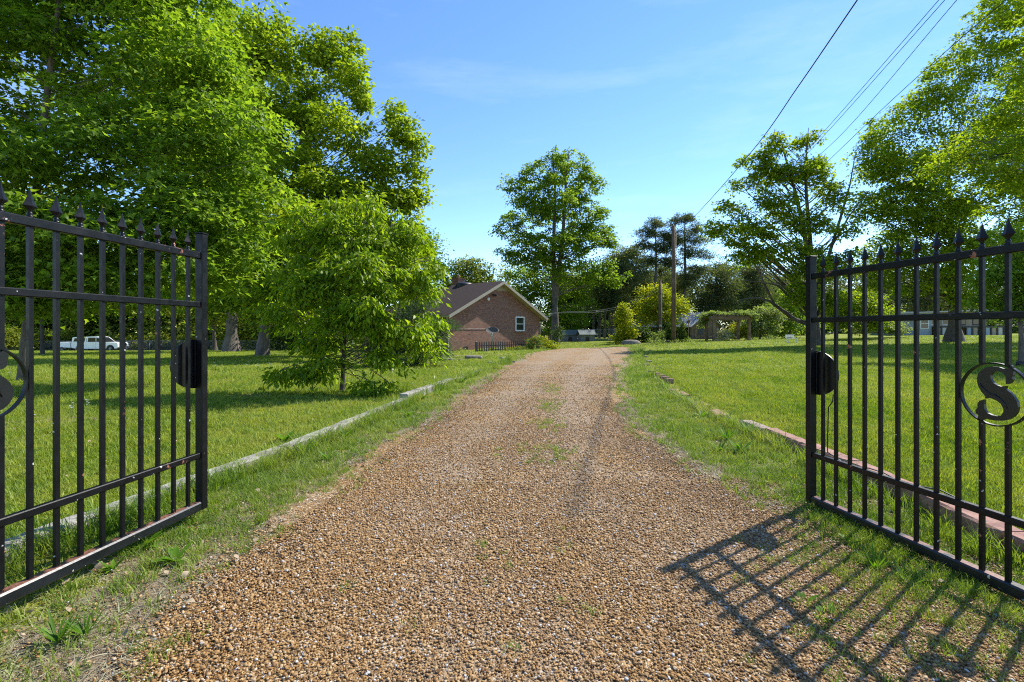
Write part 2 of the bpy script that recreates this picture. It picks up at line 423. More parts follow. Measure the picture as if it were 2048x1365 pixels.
def build_drive():
    rg = np.random.default_rng(5)
    ys = [-2.5]
    while ys[-1] < 36.2: ys.append(ys[-1]+max(.05, .012*abs(ys[-1])))
    ys = np.array(ys); nc = 40
    def wob(seed, y):
        r = np.random.default_rng(seed); o = np.zeros_like(y)
        for k in range(14):
            fr = 2**(k*.45)*.5; o += np.sin(y*fr+r.uniform(0,6.28))*.10/(1+fr*.35)
        return o
    xl = dr_l(ys)+wob(1, ys); xr = dr_r(ys)+wob(2, ys)
    t = np.linspace(0,1,nc)
    X = xl[:,None]*(1-t)+xr[:,None]*t; Y = np.repeat(ys[:,None], nc, 1)
    edge = np.minimum(t, 1-t)*2
    Z = ground(X, Y)+.006+.022*np.minimum(1, edge*5)[None]*np.ones_like(X)
    V = np.stack([X,Y,Z],-1).reshape(-1,3); ny = len(ys)
    i = np.arange((ny-1)*(nc-1)); r = i//(nc-1); c = i%(nc-1); a = r*nc+c
    me = np_mesh('driveway', V, np.stack([a,a+1,a+nc+1,a+nc],-1), smooth=True)
    yy = Y.ravel(); tt = np.tile(t, ny)
    tr = np.maximum(np.exp(-((tt-.30)/.11)**2), np.exp(-((tt-.70)/.13)**2))
    at_ = me.attributes.new('track', 'FLOAT', 'POINT'); at_.data.foreach_set('value', np.ascontiguousarray(tr, np.float32))
    m, nt, out = nm('driveway_gravel'); p0 = pos(nt)
    cd = None
    def vor(scale):
        v = N(nt, 'ShaderNodeTexVoronoi', Scale=scale); nt.links.new(p0, v.inputs['Vector'])
        s = N(nt, 'ShaderNodeSeparateColor'); nt.links.new(v.outputs['Color'], s.inputs[0])
        return s.outputs[0], v.outputs['Distance']
    r1, d1 = vor(75); r2, d2 = vor(24)
    warm = ramp(nt, r1, [(0,(.065,.034,.010)),(.35,(.20,.107,.030)),(.62,(.33,.19,.062)),(.85,(.44,.285,.12)),(1,(.58,.50,.38))])
    grey = ramp(nt, r1, [(0,(.09,.055,.028)),(.5,(.27,.175,.085)),(.85,(.41,.295,.17)),(1,(.56,.50,.42))])
    ta = N(nt, 'ShaderNodeAttribute', attribute_name='track')
    tm = N(nt, 'ShaderNodeMath', operation='MULTIPLY_ADD'); nt.links.new(ta.outputs['Fac'], tm.inputs[0]); tm.inputs[1].default_value = .16
    nt.links.new(noise(nt, .8, 5, p0), tm.inputs[2])
    fines = ramp(nt, noise(nt, 130, 3, p0), [(.3,(.20,.135,.08)),(.7,(.44,.34,.23))])
    g = mixc(nt, ramp(nt, tm.outputs[0], [(.46,(0,0,0)),(.66,(1,1,1))]), warm, grey)
    g = mixc(nt, ramp(nt, tm.outputs[0], [(.54,(0,0,0)),(.72,(.6,.6,.6))]), g, fines)
    g = mixc(nt, ramp(nt, r2, [(.2,(0,0,0)),(.8,(1,1,1))]), mixc(nt, .30, g, (.12,.07,.035)), g)
    moss = ramp(nt, noise(nt, 1.7, 6, p0), [(.60,(0,0,0)),(.74,(.5,.5,.5))])
    g = mixc(nt, moss, g, (.11,.12,.03))
    p = N(nt, 'ShaderNodeBsdfPrincipled', Roughness=.85); p.inputs['Specular IOR Level'].default_value = .25
    nt.links.new(g, p.inputs['Base Color'])
    mm = N(nt, 'ShaderNodeMath', operation='ADD'); nt.links.new(d1, mm.inputs[0]); nt.links.new(d2, mm.inputs[1])
    b = N(nt, 'ShaderNodeBump', Strength=.9, Distance=.012); b.invert = True
    nt.links.new(mm.outputs[0], b.inputs['Height']); nt.links.new(b.outputs[0], p.inputs['Normal'])
    nt.links.new(p.outputs[0], out.inputs[0])
    link('driveway', me, m, kind='structure')
build_drive()

# ------------------------------------------------------------------ scattered stuff through geometry nodes
def scatter(name, pts, rot, scl, idx, protos, label, cat):
    me = bpy.data.meshes.new(name)
    me.vertices.add(len(pts)); me.vertices.foreach_set('co', np.ascontiguousarray(pts, np.float32).ravel())
    a = me.attributes.new('rot','FLOAT_VECTOR','POINT'); a.data.foreach_set('vector', np.ascontiguousarray(rot, np.float32).ravel())
    scl = np.asarray(scl, np.float32)
    if scl.ndim == 1: scl = np.repeat(scl[:,None],3,1)
    a = me.attributes.new('scl','FLOAT_VECTOR','POINT'); a.data.foreach_set('vector', np.ascontiguousarray(scl).ravel())
    a = me.attributes.new('idx','INT','POINT'); a.data.foreach_set('value', np.ascontiguousarray(idx, np.int32))
    me.update()
    o = bpy.data.objects.new(name, me); COL.objects.link(o)
    c = bpy.data.collections.new(name+'_shapes')
    for i, p in enumerate(protos):
        p.name = '%s_shape_%02d' % (name, i)
        for cc in list(p.users_collection): cc.objects.unlink(p)
        c.objects.link(p)
    ng = bpy.data.node_groups.new(name+'_scatter', 'GeometryNodeTree')
    ng.interface.new_socket('Geometry', in_out='INPUT', socket_type='NodeSocketGeometry')
    ng.interface.new_socket('Geometry', in_out='OUTPUT', socket_type='NodeSocketGeometry')
    gi = ng.nodes.new('NodeGroupInput'); go = ng.nodes.new('NodeGroupOutput')
    ip = ng.nodes.new('GeometryNodeInstanceOnPoints'); ci = ng.nodes.new('GeometryNodeCollectionInfo')
    ci.inputs['Collection'].default_value = c; ci.inputs['Separate Children'].default_value = True; ci.inputs['Reset Children'].default_value = True
    def na(n, t):
        x = ng.nodes.new('GeometryNodeInputNamedAttribute'); x.data_type = t; x.inputs[0].default_value = n; return x.outputs[0]
    ng.links.new(gi.outputs[0], ip.inputs['Points']); ng.links.new(ci.outputs[0], ip.inputs['Instance'])
    ip.inputs['Pick Instance'].default_value = True
    ng.links.new(na('idx','INT'), ip.inputs['Instance Index'])
    e2r = ng.nodes.new('FunctionNodeEulerToRotation'); ng.links.new(na('rot','FLOAT_VECTOR'), e2r.inputs[0])
    ng.links.new(e2r.outputs[0], ip.inputs['Rotation'])
    ng.links.new(na('scl','FLOAT_VECTOR'), ip.inputs['Scale'])
    ng.links.new(ip.outputs[0], go.inputs[0])
    md = o.modifiers.new('scatter','NODES'); md.node_group = ng
    return tag(o, label, cat, kind='stuff')

def stonemat():
    m, nt, out = nm('pebble')
    oi = N(nt, 'ShaderNodeObjectInfo'); p0 = pos(nt)
    c = ramp(nt, oi.outputs['Random'], [(0,(.11,.052,.014)),(.2,(.26,.13,.034)),(.45,(.40,.225,.066)),(.66,(.33,.20,.085)),(.82,(.52,.34,.14)),(.945,(.46,.36,.25)),(.98,(.44,.44,.42)),(1,(.70,.69,.66))])
    c = mixc(nt, ramp(nt, noise(nt, 120, 4, p0), [(.3,(.45,.45,.45)),(.7,(0,0,0))]), c, (.14,.085,.05))
    p = N(nt, 'ShaderNodeBsdfPrincipled', Roughness=.7); p.inputs['Specular IOR Level'].default_value = .3
    nt.links.new(c, p.inputs['Base Color']); nt.links.new(p.outputs[0], out.inputs[0]); return m
def grassmat(name, c_lo, c_hi, dry, trans=.4):
    m, nt, out = nm(name)
    oi = N(nt, 'ShaderNodeObjectInfo'); p0 = pos(nt)
    a = N(nt, 'ShaderNodeAttribute', attribute_name='rnd')
    mm = N(nt, 'ShaderNodeMath', operation='MULTIPLY_ADD'); nt.links.new(oi.outputs['Random'], mm.inputs[0]); mm.inputs[1].default_value = .45
    m2 = N(nt, 'ShaderNodeMath', operation='MULTIPLY'); nt.links.new(a.outputs['Fac'], m2.inputs[0]); m2.inputs[1].default_value = .55
    nt.links.new(m2.outputs[0], mm.inputs[2])
    c = ramp(nt, mm.outputs[0], [(.1,c_lo),(.75,c_hi),(.97,dry)])
    big = noise(nt, .45, 4, p0)
    c = mixc(nt, ramp(nt, big, [(.38,(0,0,0)),(.62,(.85,.85,.85))]), c, mixc(nt, .55, c, dry))
    c = mixc(nt, ramp(nt, noise(nt, 1.9, 3, p0), [(.42,(.55,.55,.55)),(.6,(0,0,0))]), c, mixc(nt, 1.0, c, (.55,.78,.7), 'MULTIPLY'))
    p = N(nt, 'ShaderNodeBsdfPrincipled', Roughness=.5); p.inputs['Specular IOR Level'].default_value = .3
    nt.links.new(c, p.inputs['Base Color'])
    t = N(nt, 'ShaderNodeBsdfTranslucent'); nt.links.new(mixc(nt, 1.0, c, (1.4,1.4,.7), 'MULTIPLY'), t.inputs[0])
    ms = N(nt, 'ShaderNodeMixShader'); ms.inputs[0].default_value = trans
    nt.links.new(p.outputs[0], ms.inputs[1]); nt.links.new(t.outputs[0], ms.inputs[2]); nt.links.new(ms.outputs[0], out.inputs[0]); return m

def clump(seed, n, rad, h, w, bend, mat, lay=0.0):
    rg = np.random.default_rng(seed)
    ang = rg.uniform(0,6.28,n); rr = rad*np.sqrt(rg.uniform(0,1,n))
    b = np.stack([rr*np.cos(ang), rr*np.sin(ang), np.full(n,-.008)],1)
    th = rg.uniform(0,6.28,n); hh = h*rg.uniform(.5,1.15,n); bd = bend*rg.uniform(.3,1.3,n)
    dv = np.stack([np.cos(th), np.sin(th), np.zeros(n)],1); sd = np.stack([-np.sin(th), np.cos(th), np.zeros(n)],1)
    tw = rg.uniform(-.8,.8,n); sd = sd*np.cos(tw)[:,None]+dv*np.sin(tw)[:,None]
    z = np.array([[0,0,1.0]]); H = hh[:,None]; Bd = (bd*hh)[:,None]; w_ = w*rg.uniform(.7,1.2,n)[:,None]
    up = 1-lay
    p0 = b; p1 = b+z*H*.55*up+dv*Bd*.30; p2 = b+z*H*up*(.95 if lay < .5 else .6)+dv*Bd
    V = np.stack([p0-sd*w_, p0+sd*w_, p1+sd*w_*.8, p1-sd*w_*.8, p2+sd*w_*.12, p2-sd*w_*.12],1).reshape(-1,3)
    k = np.arange(n)[:,None]*6
    Q = np.concatenate([k+np.array([[0,1,2,3]]), k+np.array([[3,2,4,5]])])
    me = np_mesh('clump', V, Q, np.repeat(rg.uniform(0,1,n),6))
    return link('clump', me, mat)
GM = grassmat('lawn_grass', (.10,.155,.006), (.28,.36,.016), (.46,.44,.10))
GMV = grassmat('verge_grass', (.08,.145,.010), (.22,.32,.022), (.40,.39,.10))
GMD = grassmat('dry_grass', (.26,.20,.115), (.45,.38,.24), (.62,.55,.40), .2)

def wedge(rg, n, y0, y1, m=1.6, xlo=-99, xhi=99):
    y = np.sqrt(rg.uniform(y0*y0, y1*y1, n)); x = rg.uniform(-1,1,n)*(1.09*y+m)
    k = (x > xlo) & (x < xhi); return x[k], y[k]
def build_grass():
    rg = np.random.default_rng(11)
    P = []; S = []; I = []
    for (y0, y1, dens, sc) in ((1.2,5,620,.95),(5,9,420,1.1),(9,15,190,1.5),(15,26,70,2.2),(26,48,18,3.4)):
        area = (1.09*(y1*y1-y0*y0)+3.2*(y1-y0))
        x, y = wedge(rg, int(area*dens), y0, y1)
        lawn = ((x < x_tim(y)-.08) & (y < 26)) | (x > x_edg(y)+.20) | ((y >= 26) & (x < dr_l(y)-.3)) | (y > 36.4)
        lawn &= ~((np.abs(y-26.2) < .8) & (x > -5) & (x < 1.5))
        x, y = x[lawn], y[lawn]
        # thin out in patches
        nse = np.sin(x*1.9+np.sin(y*1.3)*2)*np.sin(y*2.3+x*.7)+rg.normal(size=len(x))*.5
        keep = (nse > -.9) & (rg.uniform(0,1,len(x)) > .72*patchf(x, y)); x, y, nse = x[keep], y[keep], nse[keep]
        P.append(np.stack([x,y,ground(x,y)],1)); S.append(sc*rg.uniform(.7,1.25,len(x))*(.9+.12*np.clip(nse,-1,1))); I.append(rg.integers(0,4,len(x)))
    P = np.concatenate(P); S = np.concatenate(S); I = np.concatenate(I)
    S3 = np.stack([S,S,np.minimum(S,1.35)*(.8+.2*np.minimum(S,2))],1)
    rot = np.stack([rg.normal(size=len(P))*.08, rg.normal(size=len(P))*.08, rg.uniform(0,6.28,len(P))],1)
    protos = [clump(20+i, 34, .075, .052, .0026, .75, GM) for i in range(3)]+[clump(24, 12, .05, .085, .0034, .6, GM)]
    scatter('lawn_grass', P, rot, S3, I, protos, 'short mown green grass of the lawns on both sides of the drive', 'grass')
    # verge
    P = []; S = []; I = []
    for (y0, y1, dens, sc) in ((1.0,4.5,900,.9),(4.5,9,420,1.1),(9,16,120,1.5),(16,36,30,2.3)):
        area = (1.09*(y1*y1-y0*y0)+3.2*(y1-y0))
        x, y = wedge(rg, int(area*dens), y0, y1, 1.6, -4.5, 11)
        e = edge_in(x, y)
        v = (e < np.where((x > 1.7) & (y < 3), .7, .22)) & (x > x_tim(y)+.02) & (x < x_edg(y)-.10)
        x, y, e = x[v], y[v], e[v]
        nse = .5+.5*np.sin(x*3.1+np.sin(y*2.1)*1.7)*np.sin(y*2.7+x*1.9)
        far = np.clip(-e/.45, 0, 1)
        right_near = (x > 0) & (y < 4.2)
        pr = np.clip(.10+.9*far, 0, 1)*(.45+.55*nse)
        pr = np.where(right_near, np.clip(.05+.75*far,0,1)*(.15+.85*nse), pr)
        pr = np.where((x > 1.9) & (y < 2.7), np.maximum(pr, .55*nse+.15), pr)
        pr = np.where((x < 0) & (y < 2.6), pr*(.35+.5*nse), pr)
        u = rg.uniform(0,1,len(x)); k = u < pr
        kd = (~k) & (u < pr+.22+.22*(e > -.6)) & (y < 9) & (e < .08)
        for kk, typ in ((k, 0), (kd, 1)):
            xx, yy, ee = x[kk], y[kk], e[kk]
            P.append(np.stack([xx,yy,ground(xx,yy)+.008*(ee > 0)],1)); S.append(sc*rg.uniform(.55,1.2,len(xx)))
            if typ == 1: I.append(rg.integers(6,8,len(xx)))
            else:
                r = rg.uniform(0,1,len(xx)); dist_t = np.abs(xx-np.where(xx < 0, x_tim(yy), x_edg(yy)))
                I.append(np.where((dist_t < .28) & (r < .5), rg.integers(4,6,len(xx)), np.where(r < .12, rg.integers(6,8,len(xx)), rg.integers(0,4,len(xx)))))
    # tufts in the middle of the drive
    for cx, cy, rx, ry, n in ((.62,8.1,.2,.55,60),(.5,6.5,.25,.5,45),(.35,4.9,.45,.5,60),(.85,10.5,.2,1.2,50),(1.9,2.45,.5,.5,260),(2.2,3.0,.3,.4,160),(1.6,1.9,.5,.3,60),(-.2,2.6,.8,.5,14)):
        x = rg.normal(cx, rx*.55, n); y = rg.normal(cy, ry*.55, n)
        P.append(np.stack([x,y,ground(x,y)+.022],1)); S.append(rg.uniform(.45,.9,n)); I.append(rg.integers(0,4,n))
    P = np.concatenate(P); S = np.concatenate(S); I = np.concatenate(I)
    rot = np.stack([rg.normal(size=len(P))*.1, rg.normal(size=len(P))*.1, rg.uniform(0,6.28,len(P))],1)
    protos = [clump(40+i, 22, .06, .070, .0024, .75, GMV) for i in range(4)]+[clump(50+i, 20, .06, .17, .0030, .8, GMV) for i in range(2)]+[clump(60+i, 16, .10, .09, .0022, 1.2, GMD, .85) for i in range(2)]
    scatter('verge_grass', P, rot, S, I, protos, 'ragged grass and dry straw between the gravel and the edgings', 'grass')
build_grass()

def build_pebbles():
    rg = np.random.default_rng(21); SM = stonemat(); protos = []
    import bmesh
    for i in range(8):
        bm = bmesh.new(); bmesh.ops.create_icosphere(bm, subdivisions=1, radius=1)
        r = random.Random(i)
        sx, sy, sz = r.uniform(.75,1.3), r.uniform(.6,.95), r.uniform(.38,.62)
        for v in bm.verts:
            k = r.uniform(.82,1.15); v.co = Vector((v.co.x*sx*k, v.co.y*sy*k, v.co.z*sz*k))
        me = bpy.data.meshes.new('peb'); bm.to_mesh(me); bm.free()
        me.polygons.foreach_set('use_smooth', [i % 2 == 0]*len(me.polygons))
        protos.append(link('peb', me, SM))
    P = []; S = []
    for (y0, y1, dens, sc) in ((1.1,2.6,13500,.0054),(2.6,4,9800,.0058),(4,6.5,5000,.0066),(6.5,9,1900,.0076),(9,13,700,.0092),(13,18,250,.0095)):
        area = (1.09*(y1*y1-y0*y0)+2.4*(y1-y0))
        x, y = wedge(rg, int(area*dens), y0, y1, 1.2, -2.4, 5.0)
        e = edge_in(x, y); u = rg.uniform(0,1,len(x))
        pr = np.clip((e+.12)/.22, 0, 1)
        tt = (x-dr_l(y))/(dr_r(y)-dr_l(y))
        trk = np.maximum(np.exp(-((tt-.30)/.10)**2), np.exp(-((tt-.70)/.11)**2))*(.6+.4*np.sin(x*2.3+y*1.1)*np.sin(y*2.9))
        pr = pr*(1-.62*trk*np.clip((y-1.6)/2.5,0,1))
        pr = np.maximum(pr, .06*(e > -.6))
        pr = np.where((x > 0) & (y < 4.2) & (x < 2.75), np.maximum(pr, np.clip(1+e/.9, 0, 1)*.8), pr)
        k = u < pr; x, y, e = x[k], y[k], e[k]
        P.append(np.stack([x,y,ground(x,y)+np.where(e > .1, .026, .006)+rg.uniform(0,.008,len(x))],1)); S.append(sc*np.minimum(rg.lognormal(0,.36,len(x)), 1.9))
    P = np.concatenate(P); S = np.concatenate(S)
    rot = np.stack([rg.normal(size=len(P))*.35, rg.normal(size=len(P))*.35, rg.uniform(0,6.28,len(P))],1)
    scatter('gravel', P, rot, S, rg.integers(0,8,len(P)), protos, 'loose brown and white pea gravel lying on the driveway', 'gravel')
    print('pebbles', len(P))
build_pebbles()
def build_litter():
    rg = np.random.default_rng(33); protos = []
    LMt = simple('dead_leaf', (.26,.18,.10), .8, .35, 30, c2=(.46,.37,.25), spec=.2)
    for i in range(4):
        r = random.Random(i+50); n = 5; V = []; 
        for k in range(n+1):
            t = k/n; w = math.sin(math.pi*min(1,t*.93+.05))*r.uniform(.30,.42); c = .22*math.sin(t*3+i)
            V += [(t-.5,-w,c+.12*w), (t-.5,0,c), (t-.5,w,c+.18*w)]
        Q = [(k*3+j,k*3+j+1,k*3+j+4,k*3+j+3) for k in range(n) for j in range(2)]
        me = np_mesh('leaf', np.array(V), np.array(Q), smooth=True); protos.append(link('leaf', me, LMt))
    x, y = wedge(rg, 5200, 1.2, 8, 1.5, -5, 4.5)
    e = edge_in(x, y); pr = np.where((e < .1) & (e > -1.3), .45, .05)*np.where(y < 3.4, 1.0, .4)
    pr = np.where(e > .25, .012, pr)
    k = rg.uniform(0,1,len(x)) < pr; x, y, e = x[k], y[k], e[k]
    P = np.stack([x, y, ground(x,y)+.022+.012*(e > 0)], 1)
    rot = np.stack([rg.normal(size=len(P))*.4, rg.normal(size=len(P))*.4, rg.uniform(0,6.28,len(P))],1)
    scatter('leaf_litter', P, rot, rg.uniform(.018,.048,len(P)), rg.integers(0,4,len(P)), protos, 'dry tan dead leaves scattered over the verges and gravel edge', 'leaf litter')
build_litter()

# ------------------------------------------------------------------ weeds (individuals)
WM = leafmat('weed_leaf', [(.06,.14,.008),(.10,.21,.012),(.15,.28,.018)], .4, .55, .2)
for i, m_ in enumerate([0]):
    pass
def weed_mesh(seed, n, L, W, upk):
    rg = np.random.default_rng(seed); V = []; Q = []; r = []
    for i in range(n):
        a = rg.uniform(0,6.28); l = L*rg.uniform(.6,1.1); w = W*rg.uniform(.7,1.1); e = rg.uniform(.35,1.0)*upk
        d = np.array([math.cos(a), math.sin(a), 0]); s = np.array([-math.sin(a), math.cos(a), 0])
        b = len(V)
        for t, k in ((0,.25),(.3,.8),(.65,1),(1,.05)):
            p = d*l*t*math.cos(e*.6)+np.array([0,0,1])*(l*(t*math.sin(e)-.5*t*t*(1.1-e)))
            V += [p-s*w*k+np.array([0,0,w*k*.3]), p, p+s*w*k+np.array([0,0,w*k*.3])]
        for j in range(3):
            Q += [(b+j*3,b+j*3+1,b+j*3+4,b+j*3+3),(b+j*3+1,b+j*3+2,b+j*3+5,b+j*3+4)]
        r += [rg.uniform(0,1)]*12
    return np_mesh('weed', np.array(V), np.array(Q), np.array(r), True)
WEEDS = [weed_mesh(1,16,.13,.014,1.1), weed_mesh(2,11,.15,.022,.9), weed_mesh(3,22,.17,.008,1.3)]
for me in WEEDS: me.materials.append(WM)
wspots = [  # px, py, size, shape, label
 (285,1120,1.2,1,'broad leaved weed under the bottom rail of the left gate'),
 (350,1140,1.0,1,'broad leaved weed nearer the gravel below the left gate'),
 (225,1165,.8,0,'small weed close to the near part of the left gate rail'),
 (115,1305,.9,2,'upright grassy weed in the dry litter at the lower left corner'),
 (170,1290,.8,2,'thin upright weed in the dry litter right of its twin'),
 (570,890,1.3,1,'large broad leaved weed beside the grey timber edging'),
 (612,912,1.2,0,'weed in the left verge just before the gravel widens'),
 (690,880,1.2,0,'bushy weed in the left verge midway along the timber'),
 (845,800,1.4,1,'tall weed clump below the raised timber end'),
 (820,835,1.1,1,'weed at the gravel edge under the raised timber end'),
 (925,765,1.3,0,'weed where the far timber disappears into grass'),
 (745,850,1.1,2,'tufted weed on the left verge beside the timber'),
 (655,925,.9,0,'low weed at the left gravel edge'),
 (1405,835,1.2,1,'dock plant on the far broken edging stones'),
 (1455,880,1.1,2,'large leafy dock weed short of the pink kerb'),
 (1480,905,1.3,0,'leafy weed beside the large dock near the pink kerb'),
 (1500,868,1.2,2,'tall weed just before the first pink kerb block'),
 (1440,905,1.0,0,'weed at the right gravel edge below the dock'),
 (1385,810,1.1,0,'weed growing between broken edging stones'),
 (1700,1085,.9,1,'weed in the gravel close to the right gate rail'),
 (1750,1140,1.0,2,'grassy weed in the bars shadow by the right gate'),
 (1605,1215,.8,1,'small weed in the gravel inside the gate shadow'),
 (1660,1245,.8,1,'small weed farther right inside the gate shadow'),
 (1820,1170,1.0,0,'weed hugging the near part of the right gate rail'),
 (1990,1060,1.3,1,'bright broad weed between the right gate and the pink kerb'),
 (1870,1015,1.1,2,'tall weed behind the right gate bars by the kerb')]
for (px, py, s, k, lab) in wspots:
    d = CAMH*F/(py-HOR)
    o = bpy.data.objects.new('weed', WEEDS[k]); COL.objects.link(o)
    x = (px-1024)*d/F; o.location = (x, d, gz(x,d)+.004); s *= .75 if py > 1000 else 1.0
    o.scale = (s,s,s); o.rotation_euler = (0,0,px*.7); tag(o, lab, 'weed', 'weeds in the verges')

# ------------------------------------------------------------------ gates
def ironmat():
    m, nt, out = nm('black_iron'); v = objco(nt)
    base = ramp(nt, noise(nt, 9, 5, v), [(.3,(.002,.0024,.003)),(.7,(.005,.006,.0075))])
    rust = ramp(nt, noise(nt, 7.5, 6, v, .65), [(.655,(0,0,0)),(.675,(1,1,1))])
    c = mixc(nt, rust, base, ramp(nt, noise(nt, 60, 3, v), [(.3,(.11,.035,.018)),(.7,(.33,.14,.09))]))
    sp = ramp(nt, noise(nt, 42, 2, v, .4), [(.75,(0,0,0)),(.765,(1,1,1))])
    c = mixc(nt, sp, c, (.45,.46,.46))
    p = N(nt, 'ShaderNodeBsdfPrincipled'); p.inputs['Specular IOR Level'].default_value = .28; nt.links.new(c, p.inputs['Base Color'])
    nt.links.new(ramp(nt, noise(nt, 14, 4, v), [(.3,(.28,.28,.28)),(.7,(.5,.5,.5))]), p.inputs['Roughness'])
    nt.links.new(bump(nt, noise(nt, 90, 4, v), .25, .002), p.inputs['Normal'])
    nt.links.new(p.outputs[0], out.inputs[0]); return m
def railtopmat():
    m, nt, out = nm('rusty_iron'); v = objco(nt)
    g = nt.nodes.new('ShaderNodeNewGeometry'); s = N(nt,'ShaderNodeSeparateXYZ'); nt.links.new(g.outputs['Normal'], s.inputs[0])
    base = ramp(nt, noise(nt, 9, 5, v), [(.3,(.004,.005,.007)),(.7,(.012,.014,.019))])
    rm = ramp(nt, noise(nt, 11, 6, v, .65), [(.44,(0,0,0)),(.52,(1,1,1))])
    f = mixc(nt, 1.0, rm, ramp(nt, s.outputs[2], [(.7,(0,0,0)),(.9,(1,1,1))]), 'MULTIPLY')
    c = mixc(nt, f, base, ramp(nt, noise(nt, 70, 3, v), [(.3,(.10,.040,.025)),(.7,(.26,.12,.08))]))
    sp = ramp(nt, noise(nt, 36, 2, v, .4), [(.70,(0,0,0)),(.72,(1,1,1))])
    c = mixc(nt, sp, c, (.4,.4,.3))
    p = N(nt, 'ShaderNodeBsdfPrincipled', Roughness=.34); nt.links.new(c, p.inputs['Base Color'])
    nt.links.new(bump(nt, noise(nt, 60, 4, v), .25, .002), p.inputs['Normal'])
    nt.links.new(p.outputs[0], out.inputs[0]); return m
IRON = ironmat(); IRONR = railtopmat()
IRONB = simple('black_letter_iron', (.006,.006,.007), .35, .4, 12)

SP = .1131
# S outline traced on the right gate (photo pixels), turned into gate-plane coordinates
_S = [(1867+0,0)]
def s_outline():
    z0 = [(1060,255),(1100,235),(1112,205),(1140,225),(1140,262),(1150,300),(1152,345),(1140,365),(1145,405),(1120,445),(1085,465),(1050,468),(1052,420),(1050,370),(1020,325),(975,298),(925,292),(870,310),(842,350),(845,400),(880,450),(935,485),(985,500),(1055,490),(1045,530),(1110,580),(1165,640),(1205,710),(1220,780),(1205,850),(1160,910),(1090,950),(1000,968),(900,965),(820,950),(765,938),(720,962),(660,945),(675,890),(640,865),(637,820),(665,790),(662,730),(690,695),(755,675),(752,740),(760,810),(800,860),(860,890),(930,905),(985,895),(1018,850),(1015,795),(975,730),(920,690),(860,665),(820,655),(765,665),(770,630),(720,575),(680,510),(658,440),(658,380),(675,320),(715,275),(780,240),(860,228),(950,235),(1010,255)]
    out = []
    for x, y in z0:
        px = 1860+x/6.824; py = 700+y/6.824; u = px-1024
        z = 2685/(u+154); t = (3.57-z)*1.0127; h = (1005-660)*3.57/F-(py-660)*z/F
        out.append((t, h))
    return out
SOUT = s_outline()
